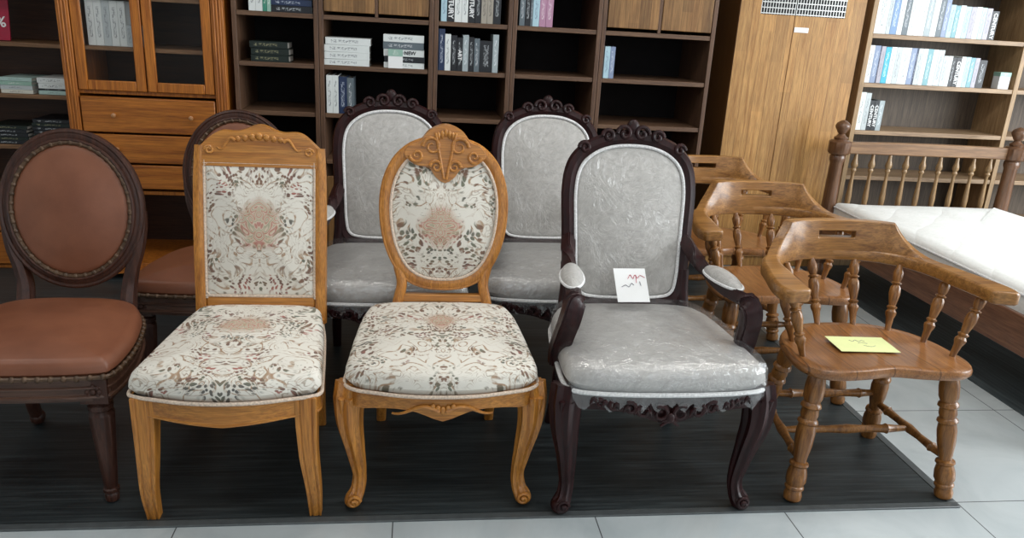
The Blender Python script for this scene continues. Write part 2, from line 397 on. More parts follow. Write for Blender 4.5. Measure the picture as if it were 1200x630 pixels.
M['wallwhite'] = plain('white_wall', (.62, .63, .62), .8, var=.03, scale=3)

# ------------------------------------------------------------------ setting
struct('floor', MB().box(-4.2, 5.8, -3, 4.95, -.1, 0), M['tiles'])
struct('ceiling', MB().box(-4.2, 5.8, -3, 4.95, 3.0, 3.1), M['wallwhite'])
struct('wall_back', MB().box(-4.2, 5.8, 4.82, 4.95, 0, 3.0), M['wallshade'])
struct('wall_left', MB().box(-4.3, -4.2, -3, 4.95, 0, 3.0), M['wallwhite'])
w = MB(); w.box(5.8, 5.9, -3, 4.95, 0, .35); w.box(5.8, 5.9, -3, 4.95, 2.75, 3.0); w.box(5.8, 5.9, 3.9, 4.95, .35, 2.75); w.box(5.8, 5.9, -3, -1.2, .35, 2.75)
struct('wall_right', w, M['wallwhite'])
w = MB(); w.box(-4.2, -2.2, -3.1, -3, 0, 3.0); w.box(4.4, 5.8, -3.1, -3, 0, 3.0); w.box(-2.2, 4.4, -3.1, -3, 2.85, 3.0); w.box(-2.2, 4.4, -3.1, -3, 0, .3)
struct('wall_front', w, M['wallwhite'])
w = MB()
for y in (-1.2, .5, 2.2, 3.86): w.box(5.81, 5.87, y, y+.05, .35, 2.75)
w.box(5.81, 5.87, -1.2, 3.9, .35, .4); w.box(5.81, 5.87, -1.2, 3.9, 2.7, 2.75)
wf = struct('window_1', w, M['metal'])
w = MB()
for x in (-2.2, -.02, 2.16, 4.35): w.box(x, x+.05, -3.08, -3.02, .3, 2.85)
w.box(-2.2, 4.4, -3.08, -3.02, .3, .35); w.box(-2.2, 4.4, -3.08, -3.02, 2.8, 2.85)
struct('window_2', w, M['metal'])

t = tag(obj('floor_mat', MB().box(-4.1, 1.715, 1.945, 4.5, 0, .004), M['mat']), 'large charcoal wood-plank mat under the rows of chairs and bookcases', 'mat')
obj('edge_strip', MB().box(-4.1, 1.742, 1.915, 1.943, 0, .006), M['matedge'], t, bevel=.002)
obj('edge_strip', MB().box(1.716, 1.742, 1.943, 4.5, 0, .006), M['matedge'], t, bevel=.002)
tag(obj('floor_mat', MB().box(2.44, 4.6, 1.0, 4.72, 0, .004), M['mat2']), 'dark plank mat under the bed on the right', 'mat')

# ------------------------------------------------------------------ furniture against the wall
def panel_frame(mb, x0, x1, z0, z1, y0, y1, w):
    mb.box(x0, x0+w, y0, y1, z0, z1); mb.box(x1-w, x1, y0, y1, z0, z1); mb.box(x0+w, x1-w, y0, y1, z0, z0+w); mb.box(x0+w, x1-w, y0, y1, z1-w, z1)

def knob(parent, x, y, z, mat='brass', r=.011):
    return obj('knob', MB().turn((x, y, z), (x, y-.026, z), [(0, r*.6), (.3, r*.45), (.55, r), (.85, r*.95), (1, r*.4)], 14), M[mat], parent)

# open-shelved unit on the far left
A = thing('bookcase', 'open teak bookcase at the far left beside the glass-door cabinet', 'bookcase', (-2.10, 4.15, .004))
FY = .35
b_ = MB(); b_.box(-.42, -.395, 0, FY, 0, 2.05); b_.box(.395, .42, 0, FY, 0, 2.05); b_.box(-.395, .395, 0, FY, 2.02, 2.05); b_.box(-.395, .395, .01, FY, .0, .02)
obj('carcass', b_, M['teak'], A, bevel=.003)
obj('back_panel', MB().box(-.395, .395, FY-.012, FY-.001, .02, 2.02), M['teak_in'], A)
for z in (1.63, 1.375+.01, 1.14, .892, .638, .40): obj('shelf', MB().box(-.394, .394, .006, FY-.013, z, z+.02) if z != 1.385 else MB().box(-.394, .394, .006, FY-.013, 1.40, 1.42), M['shelf_wood'], A, bevel=.002)
for i, (z0, z1) in enumerate(((.21, .385), (.03, .20))):
    d = obj('drawer', MB().box(-.39, .39, -.012, .02, z0, z1), M['teak_h'], A, bevel=.004)
    knob(d, 0, -.012, (z0+z1)/2)

# glass-door cabinet with drawers
G = thing('display_cabinet', 'orange-brown teak cabinet with two glass doors above a column of drawers', 'cabinet', (-1.30, 4.0, .004))
x0, x1, DY = -.375, .375, .48
b_ = MB(); b_.box(x0, x0+.03, .02, DY, .06, 2.1); b_.box(x1-.03, x1, .02, DY, .06, 2.1); b_.box(x0+.03, x1-.03, .02, DY, 2.07, 2.1)
b_.box(x0+.03, x1-.03, .02, DY, .945, .965); b_.box(x0+.03, x1-.03, .02, DY, .45, .47); b_.box(x0+.03, x1-.03, .02, DY, .06, .085)
obj('carcass', b_, M['teak'], G, bevel=.003)
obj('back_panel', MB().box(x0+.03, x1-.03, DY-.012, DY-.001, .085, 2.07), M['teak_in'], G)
for s in (-1, 1):   # fluted pilasters
    b_ = MB(); xs = s*(x1-.028)
    b_.box(xs-.028, xs+.028, -.004, .019, .06, 2.1)
    for k in (-.014, 0, .014): b_.box(xs+k-.004, xs+k+.004, -.009, -.004, .12, 2.0)
    obj('pilaster', b_, M['teak'], G, bevel=.0025)
b_ = MB(); n = 16; pts = [(x0, .06), (x0, 0), (x0+.055, 0)]
for k in range(n+1):
    u = k/n; pts.append((x0+.055+(x1-x0-.11)*u, .0+.045*math.sin(PI*u)**.5 if 0 < k < n else .0))
pts += [(x1, 0), (x1, .06)]
ol = [p for i, p in enumerate(pts) if i == 0 or p != pts[i-1]]
b_.prism(ol, -.002, .03); obj('bracket_plinth', b_, M['teak_h'], G, bevel=.002)
for z0, z1 in ((.765, .935), (.615, .755), (.485, .605)):
    d = obj('drawer', MB().box(x0+.062, x1-.062, -.006, .018, z0, z1), M['teak_h'], G, bevel=.005)
    knob(d, -.16, -.006, (z0+z1)/2+.0)
    knob(d, .2, -.006, (z0+z1)/2)
for z in (1.15, 1.385, 1.64): obj('shelf', MB().box(x0+.031, x1-.031, .03, DY-.013, z, z+.02), M['shelf_wood'], G, bevel=.002)
for s in (-1, 1):
    b_ = MB(); a, c = (x0+.06, -.003) if s < 0 else (.003, x1-.06)
    b_.box(a, a+.045, -.002, .018, .965, 2.06); b_.box(c-.045, c, -.002, .018, .965, 2.06); b_.box(a+.045, c-.045, -.002, .018, .965, 1.0+.012); b_.box(a+.045, c-.045, -.002, .018, 2.01, 2.06)
    dr = obj('door', b_, M['teak'], G, bevel=.004)
    obj('pane', MB().box(a+.0455, c-.0455, .006, .010, 1.0125, 2.0095), M['glass'], dr)
    knob(dr, (c-.02) if s < 0 else (a+.02), -.002, 1.42)

# five modular bookcases along the middle of the wall
UY = 4.02; UD = .45; KS = 4.02/4.3
def zs_(z): return 1.405-(1.405-z)*KS
def module(xa, xb, label, doors=False, zs=(1.605, 1.348, 1.095, .842, .59)):
    xa *= KS; xb *= KS; zs = [zs_(z) for z in zs]
    r = thing('bookcase', label, 'bookcase', ((xa+xb)/2, UY, .004), 0, 'brown bookcases along the middle of the wall'); h = (xb-xa)/2-.001
    b_ = MB(); b_.box(-h, -h+.022, 0, UD, 0, 2.06); b_.box(h-.022, h, 0, UD, 0, 2.06); b_.box(-h+.022, h-.022, 0, UD, 2.04, 2.06); b_.box(-h+.022, h-.022, .03, UD, 0, .08)
    obj('carcass', b_, M['case_wood'], r, bevel=.002)
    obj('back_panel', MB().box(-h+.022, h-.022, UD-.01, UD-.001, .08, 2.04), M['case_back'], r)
    for z in zs: obj('shelf', MB().box(-h+.023, h-.023, .004, UD-.011, z-.004, z+.018), M['case_wood'] if 0 else M['shelf_brown'], r, bevel=.0015)
    for s in (-1, 1):
        a, c = (-h+.025, -.002) if s < 0 else (.002, h-.025)
        d = obj('door', MB().box(a, c, -.004, .014, .085, .575), M['door_plank'], r, bevel=.003); knob(d, -s*.0+(c-.03 if s < 0 else a+.03), -.004, .5)
        if doors:
            a, c = (-h+.026, -.009) if s < 0 else (.009, h-.026)
            d = obj('door', MB().box(a, c, -.002, .016, 1.386, 2.03), M['door_plank'], r, bevel=.003); knob(d, (c-.03 if s < 0 else a+.03), -.002, 1.7)
    if doors: obj('door_divider', MB().box(-.0075, .0075, .001, .02, 1.37, 2.039), M['case_wood'], r)
    return r
M['shelf_brown'] = wood('bookcase_shelf', (.10, .052, .03), (.19, .105, .058), 'x', .5)
module(-.955, -.517, 'narrow brown bookcase beside the glass-door cabinet, stacked black books on its shelf')
module(-.517, .082, 'brown bookcase with plank doors above stacks of white books', True)
module(.082, .502, 'brown bookcase holding black-and-white CENTURY books, left of the pink books')
module(.502, .990, 'brown bookcase holding two pink books and an otherwise empty shelf')
module(.990, 1.635, 'brown bookcase with plank doors nearest the tall pale wardrobe', True)

# tall wardrobe with vent grille
Wd = thing('wardrobe', 'tall pale oak wardrobe with a vent grille in its doors', 'wardrobe', (2.183, 4.42, .004)); Wd.scale = (1.078, .62, 1)
b_ = MB(); b_.box(-.35, -.328, .02, .6, 0, 2.3); b_.box(.328, .35, .02, .6, 0, 2.3); b_.box(-.328, .328, .02, .6, 2.28, 2.3); b_.box(-.328, .328, .02, .6, 0, .06); b_.box(-.328, .328, .58, .6, .06, 2.28)
obj('carcass', b_, M['wardrobe'], Wd, bevel=.003)
for s, (a, c, ga, gc) in ((-1, (-.349, -.042, -.235, -.0415)), (1, (-.038, .349, -.0385, .24))):
    b_ = MB()
    if s < 0: b_.box(a, ga, 0, .019, .065, 2.275)
    else: b_.box(gc, c, 0, .019, .065, 2.275)
    xa, xc = (ga, c) if s < 0 else (a, gc)
    b_.box(xa, xc, 0, .019, .065, 1.505); b_.box(xa, xc, 0, .019, 1.70, 2.275)
    d = obj('door', b_, M['wardrobe'], Wd)
    v_ = MB(); nb = int((xc-xa)/.0155)
    for k in range(nb+1):
        x = xa+.003+(xc-xa-.006)*k/nb; v_.box(x-.0018, x+.0018, .005, .010, 1.507, 1.698)
    for k in range(7): z = 1.512+.03*k; v_.box(xa+.001, xc-.001, .001, .005, z-.0025, z+.0025)
    obj('vent_grille', v_, M['metal'], d)
    obj('vent_backing', MB().box(xa+.001, xc-.001, .014, .018, 1.506, 1.699), M['black'], d)
obj('handle', MB().box(-.036, .045, -.006, .0, 1.415, 1.443), M['paper_w'], Wd, bevel=.002)

# pale bookcase on the right
RX0, RX1, RY, RD = 2.622, 3.66, 4.45, .30
R_ = thing('bookcase', 'pale oak bookcase crowded with books behind the bed headboard', 'bookcase', (0, RY, .004))
b_ = MB()
for a in (2.622, 3.633, 4.64): b_.box(a, a+.03, 0, RD, 0, 2.1)
b_.box(2.652, 4.64, 0, RD, 2.07, 2.1); b_.box(2.652, 3.633, .02, RD, 0, .06); b_.box(3.663, 4.64, .02, RD, 0, .06)
obj('carcass', b_, M['oak_v'], R_, bevel=.002)
obj('back_panel', MB().box(2.652, 4.64, RD-.01, RD-.001, .06, 2.07), M['oak_back'], R_)
for z in (1.69, 1.409, 1.127, .845, .565, .285):
    for a, c in ((2.653, 3.632), (3.664, 4.639)): obj('shelf', MB().box(a, c, .003, RD-.011, z, z+.026), M['oak'], R_, bevel=.002)

# ------------------------------------------------------------------ books and small things on the shelves
def book_mat(name, col, ink, rough=.4):
    m, nt, b = newmat(name)
    g = coords(nt, (1, 1, 1), 'Generated'); sp = N(nt, 'ShaderNodeSeparateXYZ'); nt.links.new(g, sp.inputs[0])
    o = coords(nt, (260, 1, 55)); n1 = noise(nt, o, 1, 2, .8)
    a = math_(nt, 'LESS_THAN', math_(nt, 'ABSOLUTE', math_(nt, 'SUBTRACT', sp.outputs[0], .5)), .2)
    c = math_(nt, 'LESS_THAN', math_(nt, 'ABSOLUTE', math_(nt, 'SUBTRACT', sp.outputs[2], .52)), .34)
    front = math_(nt, 'LESS_THAN', sp.outputs[1], .02)
    t = math_(nt, 'GREATER_THAN', n1, .53)
    f = math_(nt, 'MULTIPLY', math_(nt, 'MULTIPLY', a, c), math_(nt, 'MULTIPLY', front, t))
    nt.links.new(mix(nt, math_(nt, 'MULTIPLY', f, .75), col, ink), b.inputs['Base Color']); b.inputs['Roughness'].default_value = rough; return m
BC = {'white': ((.72, .76, .75), (.18, .20, .22)), 'cream': ((.66, .66, .58), (.25, .22, .2)), 'grey': ((.34, .40, .42), (.75, .78, .8)), 'pale grey': ((.50, .55, .56), (.2, .22, .25)),
      'dark grey': ((.11, .14, .16), (.6, .62, .65)), 'black': ((.008, .010, .014), (.45, .48, .5)), 'pale blue': ((.40, .58, .66), (.15, .2, .3)), 'blue': ((.16, .28, .48), (.7, .75, .8)),
      'slate blue': ((.22, .28, .42), (.6, .65, .7)), 'turquoise': ((.03, .40, .55), (.7, .85, .9)), 'navy': ((.015, .03, .08), (.5, .55, .65)), 'teal': ((.17, .36, .40), (.65, .75, .75)),
      'mint': ((.42, .58, .54), (.2, .3, .3)), 'lilac': ((.40, .38, .44), (.2, .2, .25)), 'greige': ((.34, .31, .26), (.10, .09, .08)), 'pink': ((.42, .22, .33), (.75, .65, .7)),
      'dark green': ((.006, .014, .011), (.28, .27, .16)), 'green': ((.05, .25, .17), (.6, .7, .6)), 'sage': ((.30, .48, .40), (.7, .75, .7))}
BM = {k: book_mat('cover_'+k.replace(' ', '_'), *v) for k, v in BC.items()}
def text_mesh(s, size, depth=.0006):
    cu = bpy.data.curves.new('t', 'FONT'); cu.body = s; cu.size = size; cu.extrude = depth; cu.align_x = 'CENTER'; cu.align_y = 'CENTER'; cu.offset = size*.018
    to = bpy.data.objects.new('t', cu); C.objects.link(to)
    bpy.context.view_layer.update()
    me = bpy.data.meshes.new_from_object(to); bpy.data.objects.remove(to); return me
def lettering(parent, s, size, loc, rot, mat, name='spine_title', sx=1):
    me = text_mesh(s, size); me.materials.clear(); me.materials.append(M[mat])
    o = bpy.data.objects.new(name, me); C.objects.link(o); o.parent = parent; o.location = loc; o.rotation_euler = rot; o.scale = (sx, 1, 1); return o
def cover(mb, t, d, h):
    """book standing, spine towards -y"""
    c = min(.003, t*.12)
    mb.box(-t/2, -t/2+c, -d/2+c, d/2, 0, h); mb.box(t/2-c, t/2, -d/2+c, d/2, 0, h); mb.box(-t/2, t/2, -d/2, -d/2+c, 0, h)
def book(x, y, z, t, h, d, col, label, group, lean=0, title=None, tcol='white', cat='book', tsize=None):
    mb = MB(); cover(mb, t, d, h)
    o = obj('book', mb, BM[col], None, bevel=.0008, bseg=1); tag(o, label, cat, group)
    o.location = (x, y+d/2, z+abs(math.sin(lean))*t/2+.0005); o.rotation_euler = (0, lean, 0)
    obj('page_block', MB().box(-t/2+min(.003, t*.12), t/2-min(.003, t*.12), -d/2+.004, d/2-.003, .003, h-.003), M['pages'], o)
    if title:
        ts = tsize or t*.95
        lettering(o, title, ts, (0, -d/2-.0008, h*.48), (PI/2, PI/2, 0), tcol)
    return o
def flatbook(x, y, z, w, t, d, col, label, group, title=None, tcol='black', rz=0):
    """lying, spine of length w towards -y"""
    mb = MB(); cover(mb, t, d, w)
    mb.xf(Matrix.Rotation(PI/2, 4, 'Y')); mb.xf(Matrix.Translation((-w/2, 0, t/2)))
    o = obj('book', mb, BMH[col], None, bevel=.0008, bseg=1); tag(o, label, 'book', group); o.location = (x, y+d/2, z+.0004); o.rotation_euler = (0, 0, rz)
    obj('page_block', MB().box(-w/2+.003, w/2-.003, -d/2+.004, d/2-.003, min(.003, t*.12), t-min(.003, t*.12)), M['pages'], o)
    if title: lettering(o, title, t*.75, (.03, -d/2-.0008, t*.5), (PI/2, 0, 0), tcol)
    return o
def book_mat_h(name, col, ink):
    m, nt, b = newmat(name)
    g = coords(nt, (1, 1, 1), 'Generated'); sp = N(nt, 'ShaderNodeSeparateXYZ'); nt.links.new(g, sp.inputs[0])
    n1 = noise(nt, coords(nt, (90, 1, 120)), 1, 2, .8)
    a = math_(nt, 'LESS_THAN', math_(nt, 'ABSOLUTE', math_(nt, 'SUBTRACT', sp.outputs[2], .5)), .2)
    c = math_(nt, 'LESS_THAN', math_(nt, 'ABSOLUTE', math_(nt, 'SUBTRACT', sp.outputs[0], .42)), .3)
    f = math_(nt, 'MULTIPLY', math_(nt, 'MULTIPLY', a, c), math_(nt, 'MULTIPLY', math_(nt, 'LESS_THAN', sp.outputs[1], .02), math_(nt, 'GREATER_THAN', n1, .52)))
    nt.links.new(mix(nt, math_(nt, 'MULTIPLY', f, .7), col, ink), b.inputs['Base Color']); b.inputs['Roughness'].default_value = .4; return m
BMH = {k: book_mat_h('lying_cover_'+k.replace(' ', '_'), *v) for k, v in BC.items()}
ORD = ['first', 'second', 'third', 'fourth', 'fifth', 'sixth', 'seventh', 'eighth', 'ninth', 'tenth', 'eleventh', 'twelfth', 'thirteenth', 'fourteenth', 'fifteenth', 'sixteenth', 'seventeenth', 'eighteenth', 'nineteenth', 'twentieth', 'twenty-first', 'twenty-second', 'twenty-third', 'twenty-fourth', 'twenty-fifth']
def row(x, y, z, items, where, group, d=.17, k=1):
    if group == 'books in the brown bookcases': k = KS
    for i, it in enumerate(items):
        col, t, h = it[:3]; t *= k; h *= (k if k < 1 else 1); title = it[3] if len(it) > 3 else None
        book(x+t/2, y, z, t-.0008, h, d, col, f'{col} book{" titled "+title if title else ""}, {ORD[i]} from left on {where}', group, title=title, tsize=(min(t*.95, h*.92/(len(title)*.66)) if title else None))
        x += t
    return x
# right bookcase, top visible shelf
wh = 'white'
row(2.655, RY+.012, 1.439, [(wh,.075,.246),('pale grey',.026,.246),('blue',.042,.25),(wh,.034,.25),('dark grey',.036,.245),(wh,.036,.25),(wh,.034,.25),(wh,.034,.25),('grey',.038,.25),(wh,.038,.245),('dark grey',.034,.235),('slate blue',.032,.225),
    ('pale blue',.034,.185),('teal',.030,.182),(wh,.034,.185),('pale blue',.036,.18),('lilac',.034,.18),(wh,.036,.182),('mint',.032,.18),('lilac',.036,.178),('black',.045,.165,'CENTURY')], 'the upper shelf of the pale bookcase', 'books on the upper shelf of the pale bookcase')
row(2.655, RY+.012, 1.157, [(wh,.034,.215),('slate blue',.036,.215),('navy',.006,.213),('lilac',.028,.213),('turquoise',.036,.21),(wh,.034,.212),('pale grey',.034,.212),(wh,.06,.212),('slate blue',.036,.212),('navy',.010,.212),
    ('pale grey',.032,.212),(wh,.030,.212),('teal',.034,.212),(wh,.034,.21),('pale grey',.040,.21),('pale grey',.032,.178),('white',.028,.178),('black',.026,.172),('black',.032,.172,'CENTURY'),(wh,.030,.178),('pale blue',.032,.178),('teal',.030,.175),('lilac',.030,.175),('black',.050,.165)],
    'the middle shelf of the pale bookcase', 'books on the middle shelf of the pale bookcase')
row(2.655, RY+.012, .875, [(wh,.036,.225),('pale grey',.034,.222),('black',.030,.18,'CENTURY'),('black',.030,.18,'CENTURY'),('grey',.034,.18)], 'the lower shelf of the pale bookcase', 'books on the lower shelf of the pale bookcase')
bx = tag(obj('box', MB().box(-.036, .036, 0, .06, 0, .092), M['paper_w'], bevel=.002), 'small white box with a green lid beside the books in the pale bookcase', 'box'); bx.location = (3.575, RY+.02, 1.1575)
obj('lid', MB().box(-.037, .037, -.001, .061, .075, .100), BM['sage'], bx, bevel=.001).location = (0, 0, 0)
# glass cabinet
gz = 1.1745
row(-1.566, 4.05, gz, [(wh,.037,.208),(wh,.036,.208),('pale grey',.036,.208),(wh,.036,.208),(wh,.034,.208)], 'the shelf behind the left glass door', 'pale books in the glass-door cabinet', .2)
book(-1.368, 4.13, gz, .034, .208, .12, 'black', 'black book behind the small pale books in the glass-door cabinet', None)
for k, c_ in enumerate(('pale grey', 'pale blue')): book(-1.372+.026*k+(.0), 4.04, gz, .024, .10, .075, c_, f'small {c_} book in front of the black book in the glass-door cabinet', None)
# far left unit
mg = tag(obj('magazine', MB().box(-.09, .09, -.004, .004, 0, .20), M['redmag'], bevel=.001), 'red magazine with a white percent sign standing on the far left shelf', 'magazine')
mg.location = (-2.092, 4.24, 1.166); mg.rotation_euler = (-.12, 0, 0)
lettering(mg, '%', .07, (.052, -.0052, .085), (PI/2, 0, 0), 'white', 'cover_print')
lettering(mg, '0', .11, (.012, -.0052, .10), (PI/2, 0, 0), 'white', 'cover_print')
def pile(x, y, z, w, cols, ts, d, desc, group, jit=.004, titles=None):
    if group == 'books in the brown bookcases': w *= KS; ts = [t_*KS for t_ in ts]
    for i, (c_, t) in enumerate(zip(cols, ts)):
        n = len(cols); pos = 'bottom book' if i == 0 else ('top book' if i == n-1 else ORD[i]+' book from the bottom')
        ti = titles.get(i) if titles else None
        flatbook(x+random.uniform(-jit, jit), y+random.uniform(0, jit), z, w, t, d, c_, f'{c_} {pos} of {desc}', group, ti, rz=random.uniform(-.01, .01)); z += t+.0006
pile(-1.975, 4.175, .9165, .15, ['cream', 'pale grey', 'sage', 'mint'], [.018, .02, .02, .018], .2, 'the left pile on the far left bookcase', 'piled books on the far left bookcase')
pile(-1.80, 4.175, .9165, .152, ['mint', 'black', 'white', 'white'], [.02, .008, .026, .026], .2, 'the right pile on the far left bookcase', 'piled books on the far left bookcase')
pile(-2.05, 4.175, .6625, .19, ['black', 'dark green', 'black', 'black', 'dark green'], [.018]*5, .22, 'the left dark pile, far left bookcase', 'dark piled books on the far left bookcase')
pile(-1.832, 4.175, .6625, .19, ['black', 'black', 'dark green', 'black', 'black', 'dark green', 'black'], [.018]*7, .22, 'the right dark pile, far left bookcase', 'dark piled books on the far left bookcase')
# middle modules
g1 = 'books in the brown bookcases'
row(-.868*KS, UY+.012, zs_(1.3705-.004)+.0045, [(wh,.036,.212),(wh,.034,.212),('green',.022,.21),('sage',.02,.2)], 'the upper shelf beside the glass-door cabinet', g1)
pile(-.655*KS, UY+.012, zs_(1.3705-.004)+.0045, .21, ['black', 'navy', 'black'], [.034, .03, .03], .16, 'the dark pile beside the white books', g1)
pile(-.775*KS, UY+.02, zs_(1.1175-.004)+.0045, .195, ['dark green', 'dark green', 'dark green'], [.034, .034, .034], .16, 'the dark green pile with gold lettering', g1, .006)
pile(-.37*KS, UY+.012, zs_(1.1175-.004)+.0045, .235, ['white', 'white', 'white', 'white'], [.032, .036, .036, .036], .17, 'the all-white pile', g1)
pile(-.073*KS, UY+.012, zs_(1.1175-.004)+.0045, .215, ['white', 'black', 'white', 'dark grey', 'white'], [.03, .03, .036, .036, .038], .17, 'the mixed white and grey pile', g1, titles={2: 'NEW'})
cd = tag(obj('card', MB().box(-.036, .036, -.0015, .0015, 0, .092), M['paper_w'], bevel=.0005), 'white card with green head leaning on the mixed book pile', 'card'); cd.location = (-.118*KS, UY+.006, zs_(1.1135)+.0045)
obj('card_head', MB().box(-.036, .036, -.0025, -.0016, .058, .092), BM['sage'], cd)
cd.rotation_euler = (0, 0, 0)
row(.118*KS, UY+.012, zs_(1.3705-.004)+.0045, [('pale blue',.032,.212),('black',.04,.212,'CENTURY'),(wh,.038,.215),(wh,.034,.215),('black',.036,.212,'CENTURY'),('black',.034,.215),('greige',.032,.212),('greige',.032,.212),('black',.042,.215)], 'the shelf left of the pink books', g1)
row(.110*KS, UY+.012, zs_(1.1175-.004)+.0045, [('navy',.034,.215),(wh,.032,.19),('black',.034,.185),('black',.03,.175,'ART'),('grey',.032,.19),('black',.03,.18),('dark grey',.03,.175),('black',.07,.165),('grey',.032,.20)], 'the shelf under the CENTURY books', g1)
row(.538*KS, UY+.012, zs_(1.3705-.004)+.0045, [('dark grey',.03,.212),('black',.03,.212),('dark grey',.012,.212),('pale blue',.036,.215),('pink',.036,.215),('pink',.038,.215)], 'the shelf with the pink books', g1)
row(1.022*KS, UY+.012, zs_(1.1175-.004)+.0045, [('pale blue',.032,.17),('slate blue',.028,.17)], 'the shelf nearest the wardrobe', g1)
row(-.484*KS, UY+.012, zs_(.8645-.004)+.0045, [(wh,.034,.2),(wh,.03,.2),('navy',.045,.195),('dark grey',.034,.19)], 'the shelf below the all-white pile', g1)

# ------------------------------------------------------------------ bed
B = thing('bed', 'brown wooden bed with a spindle headboard and turned posts', 'bed', (3.0, 3.2, .004))
POST = [(0,.028),(.03,.04),(.08,.045),(.12,.034),(.16,.045),(.3,.044),(.7,.040),(.93,.036),(.955,.044),(.985,.044),(1,.036)]
for s in (-1, 1):
    px = -.545 if s < 0 else .58
    p = MB().turn((px, 1.05, 0), (px, 1.05, .752), POST, 24)
    p.turn((px, 1.05, .75), (px, 1.05, .838), [(0,.044),(.06,.058),(.16,.064),(.84,.064),(.94,.056),(1,.036)], 8)
    p.turn((px, 1.05, .836), (px, 1.05, .95), [(0,.036),(.12,.040),(.2,.026),(.3,.018),(.38,.026),(.46,.030),(.6,.0405),(.72,.042),(.85,.034),(.95,.018),(1,.004)], 24)
    obj('headboard_post', p, M['bedpost'], B)
    p = MB().turn((px, -1.02, 0), (px, -1.02, .40), [(0,.028),(.06,.04),(.2,.045),(.3,.034),(.4,.045),(1,.045)], 24); p.ball((px, -1.02, .43), .04)
    obj('foot_post', p, M['bedpost'], B)
hr = MB(); n = 24; top = [(-.485+1.01*k/n, .826+.006*math.sin(PI*k/n)) for k in range(n+1)]
hr.prism([(-.485, .757)]+[(-.485+1.01*k/n, .757) for k in range(1, n+1)]+top[::-1], 1.035, 1.067)
obj('headboard_rail', hr, M['bedwood'], B, bevel=.006)
obj('headboard_rail', MB().box(-.5, .54, 1.035, 1.065, .28, .36), M['bedwood'], B, bevel=.005)
SP = [(0,.010),(.04,.011),(.35,.017),(.62,.010),(.72,.009),(.76,.017),(.79,.012),(.82,.019),(.86,.019),(.92,.012),(1,.009)]
for k in range(9):
    x = -.43+.1135*k*.955
    obj('spindle', MB().turn((x, 1.05, .36), (x, 1.05, .757), SP, 14), M['bedspin'], B)
for s in (-1, 1): obj('side_rail', MB().box((-.56 if s < 0 else .58)-.014, (-.56 if s < 0 else .58)+.014, -1.0, 1.03, .22, .378), M['bedwood_y'] if 'bedwood_y' in M else M['bedwood'], B, bevel=.006)
obj('foot_rail', MB().box(-.50, .54, -1.035, -1.005, .22, .378), M['bedwood'], B, bevel=.006)
sl = MB()
for k in range(10): sl.box(-.545, .545, -.95+.2*k, -.87+.2*k, .250, .270)
obj('slats', sl, M['bedspin'], B)
mt = MB(); hw, hl = .528, 1.0
ol = smooth_closed([(-hw,-hl+.06),(-hw+.06,-hl),(0,-hl),(hw-.06,-hl),(hw,-hl+.06),(hw,0),(hw,hl-.06),(hw-.06,hl),(0,hl),(-hw+.06,hl),(-hw,hl-.06),(-hw,0)], 4)
def sup(k, z, wob=0): return [(x*k, y*(1-(1-k)*hw/hl), z+wob*math.sin(x*9+1)*math.sin(y*7)) for x, y in ol]
mt.loft([sup(.97, .001), sup(.995, .012), sup(1, .03), sup(1, .10), sup(1.0, .16), sup(.99, .182), sup(.96, .196, .002), sup(.85, .205, .004), sup(.6, .212, .006), sup(.3, .214, .006), sup(.02, .215)])
mo = tag(obj('mattress', mt, M['mattress']), 'white quilted mattress lying on the wooden bed', 'mattress'); mo.location = (3.0, 3.205, .2755)
pp = MB(); pp.tube([(x*1.002, y*1.002, .172) for x, y in ol], .006, 8, up=(0,0,1), closed=True); obj('edge_piping', pp, M['white_braid'], mo)

# ------------------------------------------------------------------ captain's chairs
LEG = [(0,.020),(.04,.026),(.12,.0305),(.20,.0295),(.235,.024),(.25,.030),(.27,.0315),(.285,.025),(.33,.027),(.36,.024),(.375,.0305),(.39,.0315),(.405,.026),(.46,.0295),(.56,.0275),(.66,.0205),(.69,.0195),(.70,.0285),(.715,.030),(.73,.0245),(.78,.0305),(.84,.0315),(.875,.0255),(.885,.0295),(.90,.0295),(.91,.0235),(.95,.0285),(.985,.0265),(1,.019)]
SPN = [(0,.009),(.06,.0095),(.20,.0125),(.25,.017),(.29,.018),(.33,.012),(.36,.017),(.37,.017),(.39,.011),(.46,.014),(.57,.0185),(.66,.017),(.70,.011),(.715,.0175),(.73,.0175),(.745,.011),(.80,.0155),(.88,.0165),(.95,.010),(1,.008)]
STR = [(0,.009),(.12,.0125),(.17,.0145),(.185,.018),(.2,.0145),(.35,.012),(.5,.0165),(.65,.012),(.8,.0145),(.815,.018),(.83,.0145),(.88,.0125),(1,.009)]
